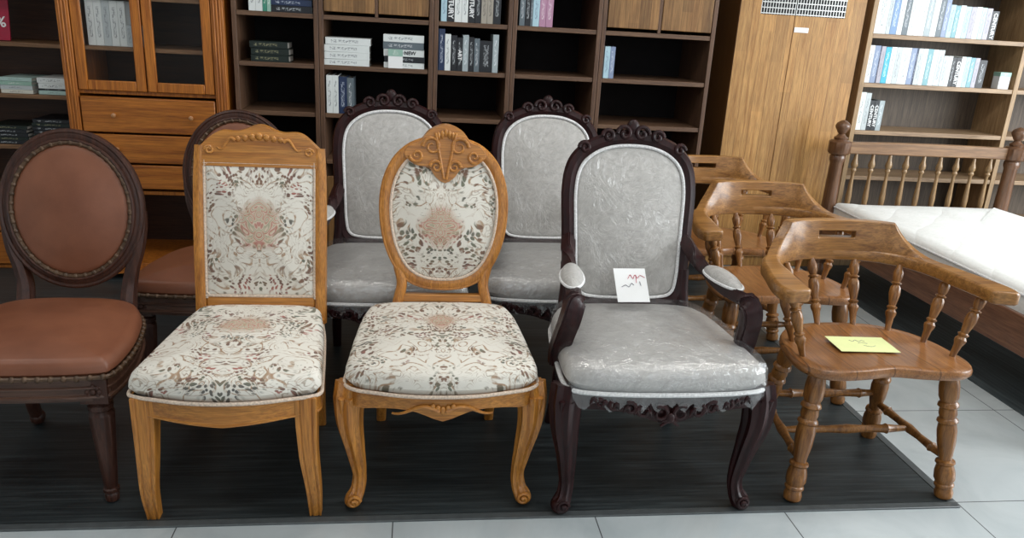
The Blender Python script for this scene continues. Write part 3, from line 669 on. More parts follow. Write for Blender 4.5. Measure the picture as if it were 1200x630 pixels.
def captain(label, loc, rz=0):
    r = thing('captains_chair', label, 'chair', loc, rz, "captain's chairs in a column beside the bed")
    ft = {(-1,-1): (-.252,-.185), (1,-1): (.268,-.19), (-1,1): (-.225,.20), (1,1): (.235,.20)}
    tp = {(-1,-1): (-.215,-.135), (1,-1): (.225,-.135), (-1,1): (-.175,.105), (1,1): (.175,.105)}
    for k in ft:
        a = (*tp[k], .428); b = (*ft[k], 0)
        obj('leg', MB().turn(a, b, LEG, 22), M['honey'], r)
    def at(k, z): t = (.428-z)/.428; return Vector((tp[k][0]+(ft[k][0]-tp[k][0])*t, tp[k][1]+(ft[k][1]-tp[k][1])*t, z))
    mids = []
    for s in (-1, 1):
        a, b = at((s,-1), .135), at((s,1), .16); mids.append((a+b)/2)
        obj('stretcher', MB().turn(a, b, STR, 14), M['honey'], r)
    obj('stretcher', MB().turn(mids[0], mids[1], STR, 14), M['honey'], r)
    obj('stretcher', MB().turn(at((-1,1), .20), at((1,1), .20), STR, 14), M['honey'], r)
    # saddled seat
    half = [(0,-.187),(.09,-.203),(.19,-.212),(.255,-.19),(.284,-.13),(.280,-.04),(.258,.05),(.213,.12),(.13,.172),(0,.19)]
    ol = smooth_closed(mirror(half), 4); sm = MB()
    def rg(k, z, sad=0):
        out = []
        for x, y in ol:
            X, Y = x*k, y*k
            dz = -sad*math.exp(-((abs(X)-.10)/.09)**2-((Y-.02)/.11)**2)
            out.append((X, Y, z+dz))
        return out
    sm.loft([rg(.93,.424), rg(.975,.427), rg(1,.437), rg(1,.447), rg(.985,.456), rg(.95,.460), rg(.85,.459,.006), rg(.7,.458,.009), rg(.5,.457,.010), rg(.3,.457,.008), rg(.1,.457,.004), rg(.02,.457,.003)])
    obj('seat', sm, M['honey_seat'], r)
    base = [(.065,.170),(.165,.122),(.228,.02),(.250,-.095)]; topp = [(.080,.262),(.205,.188),(.290,.055),(.318,-.085)]
    for s in (-1, 1):
        for (bx_, by_), (tx, ty) in zip(base, topp): obj('spindle', MB().turn((s*bx_, by_, .452), (s*tx, ty, .672), SPN, 14), M['honey'], r)
    # bow arm: centre line x,y,half width inwards/outwards
    cl = [(.326,-.178,.040),(.334,-.135,.046),(.326,-.070,.044),(.310,.01,.039),(.298,.08,.034),(.272,.145,.027),(.228,.205,.020),(.157,.252,.018),(.08,.272,.018),(0,.278,.018)]
    half3 = smooth_open([(x, y, w_) for x, y, w_ in cl], 4)
    path = [(p.x, p.y, p.z) for p in half3] + [(-p.x, p.y, p.z) for p in half3[::-1][1:]]
    rings = []
    path = [(x-.012, y, w_) for x, y, w_ in path]; n = len(path)
    for i, (x, y, w_) in enumerate(path):
        t = Vector((path[min(i+1, n-1)][0]-path[max(i-1, 0)][0], path[min(i+1, n-1)][1]-path[max(i-1, 0)][1], 0)).normalized()
        nn = Vector((t.y, -t.x, 0)); c_ = Vector((x, y, 0)); h = .017
        k = 1.0
        if i == 0 or i == n-1: k = .78
        sec = [(-w_*k, .668), (-w_*k+.004, .662), (w_*k-.004, .662), (w_*k, .668), (w_*k, .696), (w_*k-.006, .704), (-w_*k+.006, .704), (-w_*k, .696)]
        rings.append([c_+nn*a+Vector((0, 0, z)) for a, z in sec])
    e0 = [v_+(v_-w__)*.0 for v_, w__ in zip(rings[0], rings[1])]
    am = MB(); am.loft(rings); obj('arm_bow', am, M['honey_arm'], r, bevel=.006, bseg=3)
    # raised crest with a hand slot, sweeping down to the arms
    ns, nz = 96, 12; P = []; hts = []
    Lp = smooth_open([(.300,.062,0),(.275,.135,0),(.228,.205,0),(.157,.252,0),(.08,.272,0),(0,.278,0),(-.08,.272,0),(-.157,.252,0),(-.228,.205,0),(-.275,.135,0),(-.300,.062,0)], 12)
    tot = [0]
    for a, b in zip(Lp[:-1], Lp[1:]): tot.append(tot[-1]+(b-a).length)
    def atl(u):
        d = u*tot[-1]
        for i in range(len(Lp)-1):
            if tot[i+1] >= d: q = (d-tot[i])/(tot[i+1]-tot[i]+1e-9); return Lp[i].lerp(Lp[i+1], q), (Lp[i+1]-Lp[i]).normalized()
        return Lp[-1], (Lp[-1]-Lp[-2]).normalized()
    zrows = [0, .2, .4, .52, .57, .65, .73, .78, .89, 1.0]
    nor = []
    for i in range(ns+1):
        u = i/ns; c_, t = atl(u); nn = Vector((t.y, -t.x, 0)); s_ = abs(u-.5)*2
        q_ = min(1, max(0, (s_-.48)/.46)); hh = .034+.103*(1-q_)**3 if q_ > 0 else .137
        back = 1.0
        P.append([c_+Vector((0, 0, .6655+hh*zr))-nn*(-.014*zr*zr*back) for zr in zrows]); nor.append(nn)
    mask = [[True]*(len(zrows)-1) for _ in range(ns)]
    for i in range(ns):
        u = (i+.5)/ns
        if abs(u-.5) < .083:
            for j in (4, 5): mask[i][j] = False
    mask = [[mask[i][j] for j in range(len(zrows)-1)] for i in range(ns)]
    cr = MB(); cr.gridsolid(P, mask, lambda i, j: nor[i]*(.0385-.006*j/10)); obj('crest', cr, M['honey_arm'], r, bevel=.003)
    return r
CY = 2.16
ch = captain("honey wood captain's chair in front with a yellow-green paper on its seat", (1.452, CY, .003))
dup(ch, (1.435, CY+.64, .004), 0, "middle one of the three honey wood captain's chairs, behind the front one")
dup(ch, (1.44, CY+1.265, .004), .05, "rearmost of the three honey wood captain's chairs, nearest the wardrobe")
pm = MB().box(-.098, .098, -.06, .06, 0, .0012); pa = tag(obj('paper', pm, M['paper_y']), "yellow-green paper slip lying on the front captain's chair seat", 'paper')
pa.location = (1.447, 2.152, .4625); pa.rotation_euler = (0, 0, -.05)
def scrib(parent, mat, strokes, z, name='handwriting', r=.0006, plane='xy', y=-.002):
    mb = MB()
    for st in strokes:
        pts = smooth_open([(x, yy, 0) for x, yy in st], 4)
        pts = [Vector((p.x, p.y, z)) if plane == 'xy' else Vector((p.x, y, p.y)) for p in pts]
        mb.tube(pts, r, 6, up=(0, 0, 1) if plane == 'xy' else (0, 1, 0))
    return obj(name, mb, M[mat], parent)
scrib(pa, 'ink_k', [[(-.03,.03),(-.02,.02),(-.01,.032),(.0,.02),(.012,.03),(.02,.022)], [(-.01,.008),(.005,.012),(.02,.004)], [(.0,-.01),(.02,-.02),(.04,-.012)]], .0015)

# ------------------------------------------------------------------ round-backed leather chairs
def nails(mb, path, pitch, r, nrm):
    L = 0; path = [Vector(p) for p in path]; nxt = 0
    for a, b in zip(path[:-1], path[1:]):
        d = (b-a).length
        while nxt <= L+d:
            p = a.lerp(b, (nxt-L)/max(d, 1e-9)); mb.ball(p, r, 8, 5, (1, 1, 1)); nxt += pitch
        L += d
def leather_chair(label, loc, rz=0):
    r = thing('dining_chair', label, 'chair', loc, rz, 'round-backed brown leather chairs')
    half = [(0,-.272),(.12,-.269),(.20,-.262),(.252,-.252),(.266,-.235),(.274,-.18),(.272,-.08),(.255,.03),(.228,.13),(.18,.205),(.1,.235),(0,.24)]
    ol = smooth_closed(mirror(half), 4)
    # rail
    rl = MB(); inn = [(x*.88, y*.86) for x, y in ol]; n = len(ol)
    rl.loft([[(x, y, .345) for x, y in ol], [(x*1.0, y*1.0, .352) for x, y in ol], [(x, y, .41) for x, y in ol], [(x*.99, y*.99, .413) for x, y in ol], [(x, y, .413) for x, y in inn], [(x, y, .345) for x, y in inn], [(x, y, .345) for x, y in ol]], caps=False)
    rl.tube([(x*1.003, y*1.003, .357) for x, y in ol], .006, 8, up=(0,0,1), closed=True)
    rl.tube([(x*1.003, y*1.003, .385) for x, y in ol], .004, 8, up=(0,0,1), closed=True)
    obj('seat_rail', rl, M['walnut_h'], r)
    sm = MB(); sm.pad([(x*1.01, y*1.01) for x, y in ol], .408, .468, .026, .035); obj('seat', sm, M['leather'], r)
    nm = MB(); pth = [(x*1.022, y*1.022, .417) for x, y in ol]; nails(nm, pth+[pth[0]], .032, .0095, None)
    nm.tube(pth, .0065, 6, up=(0,0,1), closed=True)
    obj('nailhead_trim', nm, M['antique'], r)
    for s in (-1, 1):
        lg = MB(); x, y = s*.224, -.222
        lg.box(x-.037, x+.037, y-.037, y+.037, .335, .411)
        for a in (0, PI/2, PI, 3*PI/2):  # rosette block
            pass
        for k in range(8):
            w = 2*PI*k/8; lg.ball((x+.016*math.cos(w), y-.038, .372+.016*math.sin(w)), .007, 8, 5, (1, .5, 1))
            lg.ball((x+s*.038, y+.016*math.cos(w), .372+.016*math.sin(w)), .007, 8, 5, (.5, 1, 1))
        lg.ball((x, y-.038, .372), .009, 8, 5, (1, .6, 1))
        lg.turn((x, y, .336), (x+s*.0, y+.006, 0), [(0,.030),(.02,.024),(.05,.033),(.085,.033),(.1,.026),(.13,.033),(.15,.034),(.8,.0195),(.86,.017),(.87,.022),(.895,.022),(.91,.016),(.93,.020),(.985,.018),(1,.012)], 32, .035, 10)
        obj('leg', lg, M['walnut'], r)
        lb = MB(); pts = smooth_open([(s*.175,.195,.40),(s*.176,.20,.30),(s*.176,.205,.18),(s*.176,.215,.09),(s*.176,.23,.035)], 5)
        lb.tube(pts, [.026-.008*i/(len(pts)-1) for i in range(len(pts))], 14, sq=.8); lb.ball((s*.176, .236, .026), .026, 14, 8, (.9, 1.05, 1))
        obj('leg', lb, M['walnut'], r)
    # oval back leaning slightly
    def bk(x, z, off=0): y = .245+(z-.45)*.16; return Vector((x, y+off, z))
    cz, rx, rz_ = .745, .194, .226
    nn = 64; oval = [(rx*math.cos(2*PI*k/nn), cz+rz_*math.sin(2*PI*k/nn)) for k in range(nn)]
    fr = MB(); fr.tube([bk(x, z) for x, z in oval], [(.022, .024)]*nn, 16, up=(0, 1, 0), closed=True, sq=.85)
    fr.tube([bk(x*1.09, cz+(z-cz)*1.08, -.016) for x, z in oval], .0085, 8, closed=True)
    fr.tube([bk(x*.97, cz+(z-cz)*.97, -.024) for x, z in oval], .006, 8, closed=True)
    obj('back_frame', fr, M['walnut'], r)
    for s in (-1, 1):
        po = MB(); pts = [bk(x*s, z, o) for x, z, o in ((.158,.40,-.02),(.158,.45,-.01),(.160,.50,0),(.172,.56,.0),(.192,.62,.0),(.204,.69,.002),(.205,.74,.004))]
        pts = smooth_open(pts, 5); m_ = len(pts)
        po.tube(pts, [(.026-.006*i/m_, .028-.014*i/m_) for i in range(m_)], 16, flute=.06, nfl=8, sq=.85); obj('back_post', po, M['walnut'], r)
    pd = MB(); ov = [(.176*math.cos(2*PI*k/nn), .208*math.sin(2*PI*k/nn)) for k in range(nn)]
    pd.pad(ov, 0, .022, .022, .03)
    sh = Matrix(((1,0,0,0),(0,.16,-1,0),(0,1,.16,0),(0,0,0,1)))
    pd.v = [bk(p.x, cz+p.y, -.006-p.z) for p in pd.v]
    obj('backrest', pd, M['leather'], r)
    pb = MB(); pb.pad(ov, 0, .012, .014, .03); pb.v = [bk(p.x, cz+p.y, .006+p.z) for p in pb.v]; obj('backrest_rear', pb, M['leather'], r)
    nb = MB(); pth = [bk(x/.194*.179, cz+(z-cz)/.226*.211, -.022) for x, z in oval]; nb.tube(pth, .007, 8, closed=True); nails(nb, pth+[pth[0]], .030, .0095, None)
    obj('nailhead_trim', nb, M['antique'], r)
    return r
lc = leather_chair('brown leather chair with round nailed back at the far left front', (-1.088, 2.265, .004))
dup(lc, (-.718, 2.905, .004), -.03, 'second brown leather chair behind the tapestry chair with straight legs')

# ------------------------------------------------------------------ tapestry side chair with straight legs
def tapestry_side():
    r = thing('dining_chair', 'light wood chair with flowered tapestry seat and straight tapering legs', 'chair', (-.497, 2.2, .004))
    half = [(0,-.325),(.09,-.318),(.17,-.298),(.22,-.283),(.248,-.262),(.246,-.2),(.228,0),(.205,.18),(.17,.255),(0,.268)]
    ol = smooth_closed(mirror(half), 4)
    sm = MB(); sm.pad(ol, .398, .468, .030, .045, rings=8); obj('seat', sm, M['tap_seat'], r)
    br = MB(); br.tube([(x*1.003, y*1.003, .402) for x, y in ol], .0055, 8, up=(0,0,1), closed=True); obj('braid', br, M['braid'], r)
    rl = MB(); inn = [(x*.88, y*.88) for x, y in ol]
    def zb(x, y): return .345+.018*(1-min(1, abs(x)/.2)) * (-.9 if y < 0 else 0)
    o9 = [(x*.985, y*.985) for x, y in ol]
    rl.loft([[(x, y, zb(x, y)) for x, y in o9], [(x, y, .40) for x, y in o9], [(x, y, .40) for x, y in inn], [(x, y, .35) for x, y in inn], [(x, y, zb(x, y)) for x, y in o9]], caps=False)
    rl.tube([(x*1.0, y*1.0, zb(x, y)+.004) for x, y in o9], .004, 6, up=(0,0,1), closed=True)
    obj('seat_rail', rl, M['beech_h'], r)
    for s in (-1, 1):
        lg = MB(); rings = []
        cpts = [(.211,-.262,.400,.029),(.211,-.262,.33,.029),(.214,-.266,.22,.0245),(.223,-.255,.10,.020),(.224,-.235,.0,.0165)]
        cpts = smooth_open([(a, b_, c_) for a, b_, c_, _ in cpts], 5); hw_ = [.029,.029,.029,.029,.029,.0285,.028,.027,.0262,.0254,.0247,.0238,.0229,.022,.0211,.0202,.0195,.0188,.018,.0172,.0165]
        for c_, w_ in zip(cpts, hw_):
            g = .0035; e = w_*.55
            sec = [(-w_,-w_),(-e-g,-w_),(-e,-w_+g),(-e+g,-w_),(e-g,-w_),(e,-w_+g),(e+g,-w_),(w_,-w_),(w_,w_),(-w_,w_)]
            rings.append([Vector((s*c_.x+a, c_.y+b_, c_.z)) for a, b_ in sec])
        lg.loft(rings); obj('leg', lg, M['beech'], r, bevel=.0015, ang=25)
        lb = MB(); pts = smooth_open([(s*.182,.235,.42),(s*.182,.24,.28),(s*.181,.255,.12),(s*.180,.285,0)], 5)
        lb.tube(pts, [.022-.006*i/15 for i in range(16)], 12, sq=.55); obj('leg', lb, M['beech'], r)
        po = MB(); pts = smooth_open([(s*.190,.250,.40),(s*.190,.262,.48),(s*.191,.290,.66),(s*.190,.325,.84),(s*.184,.350,.965)], 5)
        m_ = len(pts); po.tube(pts, [(.020, .0185)]*m_, 16, sq=.6, flute=.05, nfl=8); obj('back_post', po, M['beech'], r)
    def bk(x, z, off=0):
        t = (z-.40); return Vector((x, .250+t*.14+t*t*.06+off, z))
    bo = MB(); bo.box(-.172, .172, -.014, .014, 0, .034); bo.v = [bk(p.x, .455+p.z, p.y) for p in bo.v]; obj('back_rail', bo, M['beech_h'], r, bevel=.004)
    # carved crest rail
    cr = MB(); n = 40; P = []
    for i in range(n+1):
        u = i/n*2-1; x = u*.196; hh = .965+.062*(1-abs(u)**2.2)+.008*math.cos(u*PI*3)
        P.append([bk(x, z, 0) for z in (.905+.0*abs(u), .935, .96, hh-.008, hh)])
    cr.gridsolid(P, [[True]*4 for _ in range(n)], lambda i, j: Vector((0, .034, 0)))
    for k in range(-3, 4): cr.ball(bk(k*.022, 1.0-abs(k)*.003, -.018), .012-.001*abs(k), 8, 6, (1, .55, 1.1))
    for s in (-1, 1):
        pts = [bk(s*(.075+.055*q), .985-.018*q+.012*math.sin(q*6), -.018) for q in [k/12 for k in range(13)]]
        cr.tube(pts, [.007-.004*k/12 for k in range(13)], 8)
        pts = [bk(s*(.155+.014*math.cos(w)*(1-w/14)), .955+.014*math.sin(w)*(1-w/14), -.018) for w in [k*.7 for k in range(14)]]
        cr.tube(pts, .0045, 6)
    obj('crest_rail', cr, M['beech_h'], r, bevel=.002)
    def sq(hw, z0, z1, n=8):
        o = []; c_ = .02
        for cx, cz, a0 in ((hw-c_, z0+c_, -PI/2), (hw-c_, z1-c_, 0), (-hw+c_, z1-c_, PI/2), (-hw+c_, z0+c_, PI)):
            for k in range(4): w = a0+PI/2*k/3; o.append((cx+c_*math.cos(w), cz+c_*math.sin(w)))
        return smooth_closed(o, 2)
    ol2 = sq(.170, .492, .915)
    pd = MB(); pd.pad([(x, z) for x, z in ol2], 0, .018, .020, .022); pd.v = [bk(p.x, p.y, -p.z+.002) for p in pd.v]; obj('backrest', pd, M['tap_back'], r)
    pb = MB(); pb.pad([(x, z) for x, z in ol2], 0, .010, .010, .022); pb.v = [bk(p.x, p.y, p.z-.002) for p in pb.v]; obj('backrest_rear', pb, M['tap_back'], r)
    br = MB(); br.tube([bk(x*1.01, z, -.012) for x, z in ol2], .0052, 8, closed=True); obj('braid', br, M['braid'], r)
    return r
tapestry_side()

# ------------------------------------------------------------------ cabriole legs
def cabriole(s, x, y, ztop, mat, r, scale=1.0, name='leg'):
    lg = MB()
    pts = smooth_open([(s*x,y,ztop),(s*(x+.004),y-.012,ztop-.05),(s*(x+.002),y-.018,ztop-.12),(s*(x-.012),y-.006,ztop-.22),(s*(x-.022),y+.006,.10),(s*(x-.018),y+.0,.055),(s*(x-.006),y-.012,.028)], 6)
    m_ = len(pts); prof = [.040,.042,.036,.026,.019,.020,.024]
    rads = []
    for i in range(m_):
        u = i/(m_-1)*(len(prof)-1); k = min(int(u), len(prof)-2); rads.append((prof[k]+(prof[k+1]-prof[k])*(u-k))*scale)
    lg.tube(pts, rads, 40, flute=.12, nfl=8, sq=.85)
    lg.ball((s*(x-.004), y-.014, .024), .027*scale, 18, 10, (1, 1.1, .9))
    lg.tube([(s*(x-.008)+.019*math.cos(w)*(1-w/11), y-.038-.001*w, .032+.019*math.sin(w)*(1-w/11)) for w in [k*.5 for k in range(18)]], .0055, 8)
    lg.ball((s*(x-.008), y-.042, .032), .008, 10, 6)
    # carved knee leaf
    for q in (-1, 0, 1):
        lg.tube([(s*(x+.010)+q*.012, y-.046-.004*abs(q)+.010*u, ztop-.03-.08*u) for u in [k/8 for k in range(9)]], [.009*(1-.8*k/8) for k in range(9)], 8)
    return obj(name, lg, mat, r)

# tapestry chair with cabriole legs and carved crest
def cabriole_chair():
    r = thing('dining_chair', 'light wood chair with flowered tapestry, carved crest and curved scroll-foot legs', 'chair', (.085, 2.24, .004))
    half = [(0,-.345),(.10,-.338),(.19,-.315),(.245,-.295),(.272,-.255),(.270,-.16),(.262,0),(.245,.16),(.20,.235),(0,.25)]
    ol = smooth_closed(mirror(half), 4)
    sm = MB(); sm.pad(ol, .405, .475, .032, .045, rings=8); obj('seat', sm, M['tap_seat2'], r)
    br = MB(); br.tube([(x*1.003, y*1.003, .409) for x, y in ol], .0055, 8, up=(0,0,1), closed=True); obj('braid', br, M['braid'], r)
    o9 = [(x*.975, y*.975) for x, y in ol]; inn = [(x*.86, y*.86) for x, y in ol]; rl = MB()
    def zb(x, y): return .352-.022*math.exp(-(x/.06)**2)*(y < 0)+.012*math.sin(min(1, abs(x)/.22)*PI)*(y < 0)
    rl.loft([[(x, y, zb(x, y)) for x, y in o9], [(x, y, .408) for x, y in o9], [(x, y, .408) for x, y in inn], [(x, y, .36) for x, y in inn], [(x, y, zb(x, y)) for x, y in o9]], caps=False)
    for s in (-1, 1):
        rl.tube([(s*(.01+.13*u), -.34+.02*u*u, .362+.014*math.sin(u*5)) for u in [k/14 for k in range(15)]], [.008-.005*k/14 for k in range(15)], 8)
    for k in range(5): rl.ball(((k-2)*.014, -.340, .365-abs(k-2)*-.004), .010, 8, 6, (.8, .6, 1.3))
    obj('seat_rail', rl, M['beech_h'], r)
    for s in (-1, 1):
        cabriole(s, .258, -.235, .405, M['beech'], r, .95)
        lb = MB(); pts = smooth_open([(s*.19,.21,.41),(s*.19,.215,.28),(s*.192,.235,.12),(s*.195,.275,0)], 5)
        lb.tube(pts, [.023-.006*i/15 for i in range(16)], 12, sq=.6); obj('leg', lb, M['beech'], r)
    def bk(x, z, off=0): t = z-.42; return Vector((x+.012, .235+t*.20+off, z))
    R2 = [(0,1.00),(.06,.992),(.115,.970),(.160,.925),(.188,.86),(.197,.78),(.187,.69),(.163,.62),(.125,.565),(.07,.535),(0,.527)]
    path = smooth_closed(mirror(R2), 5)
    fr = MB(); fr.tube([bk(x, z) for x, z in path], [(.017, .020)]*len(path), 16, closed=True, sq=.8, flute=.05, nfl=8)
    fr.tube([bk(x*1.075, .76+(z-.76)*1.06, -.010) for x, z in path], .005, 8, closed=True)
    obj('back_frame', fr, M['beech'], r)
    ins = [(x*.90, .76+(z-.76)*.92) for x, z in path]
    ins = [(x, min(z, .90+.04*min(1, abs(x)/.1))) for x, z in ins]
    pd = MB(); pd.pad(ins, 0, .014, .022, .025); pd.v = [bk(p.x, p.y, -p.z) for p in pd.v]; obj('backrest', pd, M['tap_back2'], r)
    pb = MB(); pb.pad(ins, 0, .010, .010, .025); pb.v = [bk(p.x, p.y, p.z) for p in pb.v]; obj('backrest_rear', pb, M['tap_back2'], r)
    br = MB(); br.tube([bk(x*1.005, z, -.014) for x, z in ins], .005, 8, closed=True); obj('braid', br, M['braid'], r)
    # carved crest plaque
    cr = MB(); half = [(0,.868),(.03,.885),(.055,.915),(.10,.925),(.135,.955),(.12,.985),(.085,1.0),(.06,1.03),(.03,1.048),(0,1.055)]
    ol3 = smooth_closed(mirror(half), 4); a_ = [bk(x, z, -.024) for x, z in ol3]; b_ = [bk(x, z, .016) for x, z in ol3]
    cr.loft([a_, b_])
    for s in (-1, 1):
        for (cx, cz, R0, dr, tn) in ((.045,.985,.032,1,11),(.095,.955,.024,-1,10),(.03,.92,.022,1,10)):
            cr.tube([bk(s*(cx+R0*math.cos(dr*w)*(1-w/tn)), cz+R0*math.sin(dr*w)*(1-w/tn), -.028) for w in [k*.45 for k in range(20)]], [.0065-.0002*k for k in range(20)], 8)
        cr.tube([bk(s*(.004+.03*u), .88+.15*u, -.028) for u in [k/10 for k in range(11)]], .005, 8)
    for k in range(5): cr.ball(bk((k-2)*.012, 1.03-abs(k-2)*.006, -.026), .010, 8, 6, (.7, .6, 1.5))
    obj('carved_crest', cr, M['beech_h'], r, bevel=.002)
    for s in (-1, 1):
        po = MB(); pts = smooth_open([bk(s*.165, .40, 0), bk(s*.150, .47, 0), bk(s*.138, .53, 0), bk(s*.150, .585, .004)], 5)
        po.tube(pts, [(.019, .018)]*len(pts), 14, sq=.7); obj('back_post', po, M['beech'], r)
    bo = MB(); bo.box(-.135, .135, -.012, .012, 0, .026); bo.v = [bk(p.x, .468+p.z, p.y) for p in bo.v]; obj('back_rail', bo, M['beech_h'], r, bevel=.004)
    return r
cabriole_chair()

# ------------------------------------------------------------------ carved dark armchairs wrapped in plastic
def dark_armchair(label, loc, rz=0):
    r = thing('armchair', label, 'armchair', loc, rz, 'carved dark armchairs in clear plastic')
    half = [(0,-.335),(.05,-.3345),(.10,-.333),(.20,-.325),(.275,-.305),(.298,-.255),(.295,-.12),(.285,.04),(.262,.17),(.20,.235),(0,.25)]
    ol = smooth_closed(mirror(half), 4)
    sm = MB(); sm.pad(ol, .418, .487, .030, .045, rings=9); obj('seat', sm, M['greywrap'], r)
    br = MB(); br.tube([(x*1.004, y*1.004, .420) for x, y in ol], .007, 8, up=(0,0,1), closed=True); obj('braid', br, M['white_braid'], r)
    o9 = [(x*.972, y*.972) for x, y in ol]; inn = [(x*.86, y*.86) for x, y in ol]; rl = MB()
    def zb(x, y): return .365-(.040*math.exp(-(x/.09)**2) if y < 0 else 0)
    rl.loft([[(x, y, zb(x, y)) for x, y in o9], [(x, y, .421) for x, y in o9], [(x, y, .421) for x, y in inn], [(x, y, .37) for x, y in inn], [(x, y, zb(x, y)) for x, y in o9]], caps=False)
    obj('seat_rail', rl, M['mahog'], r)
    cv = MB(); yf = lambda x: -.326+.35*max(0, abs(x)-.12)**1.6-.006
    for s in (-1, 1):
        for (cx, cz, R0, dr) in ((.030,.362,.026,1),(.078,.372,.022,-1),(.120,.380,.020,1),(.165,.388,.016,-1),(.205,.393,.013,1)):
            cv.tube([(s*(cx+R0*math.cos(dr*w+1)*(1-w/10)), yf(cx)-.004, cz+R0*math.sin(dr*w+1)*(1-w/10)) for w in [k*.45 for k in range(18)]], [.0075-.0003*k for k in range(18)], 8)
        for k in range(6):
            x = .055+.032*k; cv.tube([(s*(x+.02*u), yf(x)-.006, .352+.009*k*.8+.02*math.sin(u*PI)) for u in [j/8 for j in range(9)]], [.001+.006*math.sin(PI*j/8) for j in range(9)], 8)
    for k in range(7):
        w = PI*k/6; cv.tube([(.012*math.cos(w)*u*2.2, -.337, .345+(-.022+.03*math.sin(w))*u) for u in [j/6 for j in range(7)]], [.007*(1-.5*j/6) for j in range(7)], 8)
    cv.ball((0, -.338, .350), .013, 12, 8, (1, .7, 1.2))
    obj('carved_apron', cv, M['mahog'], r)
    for s in (-1, 1):
        cabriole(s, .287, -.258, .418, M['mahog'], r, 1.08)
        lb = MB(); pts = smooth_open([(s*.215,.20,.42),(s*.215,.205,.28),(s*.22,.225,.12),(s*.225,.275,0)], 5)
        lb.tube(pts, [.024-.006*i/15 for i in range(16)], 12, sq=.7); obj('leg', lb, M['mahog'], r)
    def bk(x, z, off=0): t = z-.45; return Vector((x, .235+t*.20+off, z))
    R2 = [(0,1.035),(.08,1.028),(.15,1.0),(.196,.95),(.212,.87),(.208,.75),(.203,.64),(.198,.56),(.182,.505),(.13,.487),(0,.483)]
    path = smooth_closed(mirror(R2), 5)
    fr = MB(); fr.tube([bk(x, z) for x, z in path], [(.021, .023)]*len(path), 16, closed=True, sq=.85, flute=.05, nfl=8)
    for s in (-1, 1):
        for (cx, cz, R0) in ((.03,1.055,.026),(.085,1.045,.022),(.165,1.005,.02)):
            fr.tube([bk(s*(cx+R0*math.cos(w)*(1-w/10)), cz+R0*math.sin(w)*(1-w/10), -.022) for w in [k*.45 for k in range(18)]], .0075, 8)
    fr.ball(bk(0, 1.07, -.01), .024, 12, 8, (1, .7, 1.3))
    obj('back_frame', fr, M['mahog'], r)
    ins = [(x*.885, .76+(z-.76)*.915) for x, z in path]
    pd = MB(); pd.pad(ins, 0, .020, .024, .028); pd.v = [bk(p.x, p.y, -p.z) for p in pd.v]; obj('backrest', pd, M['greywrap'], r)
    pb = MB(); pb.pad(ins, 0, .010, .012, .028); pb.v = [bk(p.x, p.y, p.z) for p in pb.v]; obj('backrest_rear', pb, M['greywrap'], r)
    br = MB(); br.tube([bk(x*1.01, .76+(z-.76)*1.01, -.016) for x, z in ins], .0058, 8, closed=True); obj('braid', br, M['white_braid'], r)
    for s in (-1, 1):
        po = MB(); pts = smooth_open([bk(s*.218, .40, 0), bk(s*.212, .46, 0), bk(s*.205, .53, 0), bk(s*.205, .60, .0)], 4)
        po.tube(pts, .023, 14, sq=.8); obj('back_post', po, M['mahog'], r)
        # arm sweeping forward then down in a fluted support
        am = MB(); pts = smooth_open([bk(s*.205, .705, 0), (s*.222,.19,.662), (s*.236,.08,.640), (s*.247,-.04,.630), (s*.262,-.140,.634), (s*.270,-.170,.618), (s*.276,-.166,.580), (s*.284,-.140,.52), (s*.290,-.112,.46), (s*.288,-.10,.415)], 5)
        m_ = len(pts); rd = []
        for i in range(m_):
            u = i/(m_-1); rd.append((.020 if u < .45 else (.026 if u < .7 else .023), .022 if u < .45 else .030))
        am.tube(pts, rd, 32, flute=.06, nfl=12, sq=.55, up=(0, 1, .3)); obj('arm', am, M['mahog'], r)
        pad_ = MB(); n = 24; ringsP = []
        for i in range(13):
            u = i/12; yy = .105-.205*u; k = math.sin(PI*min(max(u, .0), 1))**.4 if 0 < i < 12 else .12
            cxx = .230+.028*u; czz = .655-.006*u
            ringsP.append([(s*cxx+.036*k*math.cos(2*PI*j/n), yy, czz+(.030*k*math.sin(2*PI*j/n) if math.sin(2*PI*j/n) > 0 else .014*k*math.sin(2*PI*j/n))) for j in range(n)])
        pad_.loft(ringsP); obj('arm_pad', pad_, M['greywrap'], r)
        bt = MB(); bt.tube([(s*(.230+.028*(.5-.5*math.cos(w)))+.037*math.sin(w), .0025+.102*math.cos(w), .652) for w in [2*PI*k/32 for k in range(32)]], .0045, 8, up=(0,0,1), closed=True); obj('braid', bt, M['white_braid'], r)
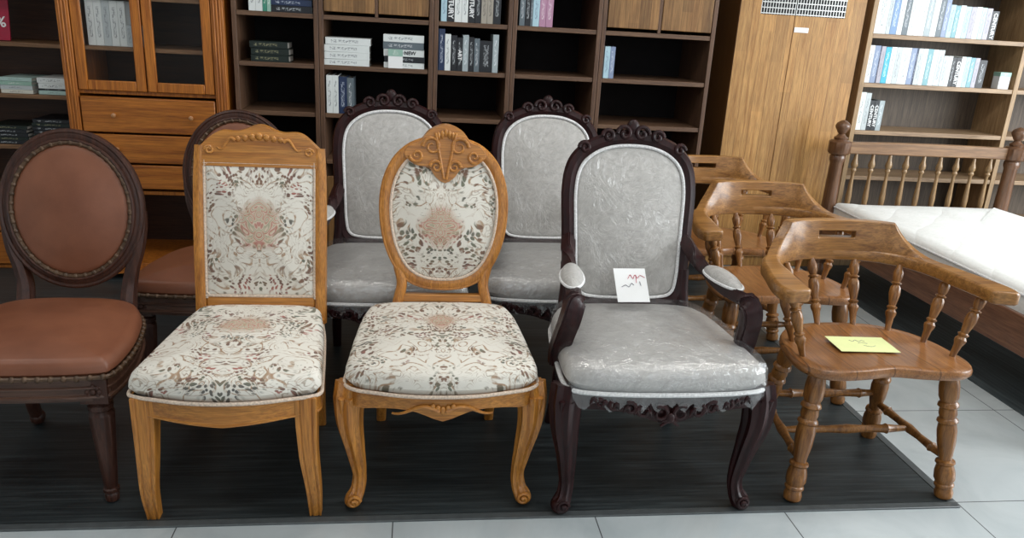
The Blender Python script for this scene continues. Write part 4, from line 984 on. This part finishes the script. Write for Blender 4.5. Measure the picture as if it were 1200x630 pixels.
    # loose clear film hanging below the seat edge
    fl = MB(); n = len(ol); A_, B_, C_ = [], [], []
    rnd = random.Random(3)
    for i, (x, y) in enumerate(ol):
        j = .010*rnd.random(); A_.append((x*1.016, y*1.016, .445)); B_.append((x*(1.02+j*.6), y*(1.02+j*.6), .405)); C_.append((x*(1.014+j), y*(1.014+j), .382+.016*math.sin(i*1.7)))
    from mathutils import noise as mn
    cx0, cy0 = 0, -.05; prev = [(x*1.014, y*1.014, .45) for x, y in ol]; LR = [A_]
    for k, zz in ((1.0, .470), (.975, .488), (.93, .497), (.87, .502), (.80, .506), (.72, .510), (.64, .513), (.55, .516), (.46, .518), (.36, .520), (.26, .521), (.16, .522), (.06, .5225)):
        ring = []
        for x, y in ol:
            X, Y = cx0+(x-cx0)*k*1.008, cy0+(y-cy0)*k*1.008
            w_ = abs(mn.noise(Vector((X*9+3, Y*16+X*8, 1.7))))
            ring.append((X, Y, zz+.0045+.008*max(0, .18-w_)*3))
        LR.append(ring)
    fl.loft(LR, caps=False)
    fl.loft([A_, B_, C_], caps=False); obj('plastic_wrap', fl, M['film'], r)
    return r
da = dark_armchair('carved dark armchair with grey seat in clear plastic, in the front row', (.728, 2.215, .004))
dup(da, (.555, 2.955, .004), .0, 'carved dark armchair half hidden behind the front-row dark armchair')
dup(da, (-.105, 2.90, .004), .0, 'grey-seated dark armchair behind the gap between both tapestry chairs')
pc = tag(obj('price_card', MB().box(-.055, .055, -.0008, .0008, 0, .125), M['paper_w']), 'white handwritten price card resting on the front-row dark armchair seat', 'card')
pc.location = (.722, 2.318, .5385); pc.rotation_euler = (-.80, 0, .03)
scrib(pc, 'ink_r', [[(-.01,.085),(.0,.10),(.008,.085),(.016,.10),(.024,.088),(.034,.098),(.05,.09)], [(.02,.10),(.018,.07)]], 0, plane='xz', r=.0009)
scrib(pc, 'ink_k', [[(-.035,.055),(-.02,.062),(-.01,.055),(.0,.068),(.008,.062)], [(.03,.075),(.032,.06)]], 0, plane='xz', r=.0009)
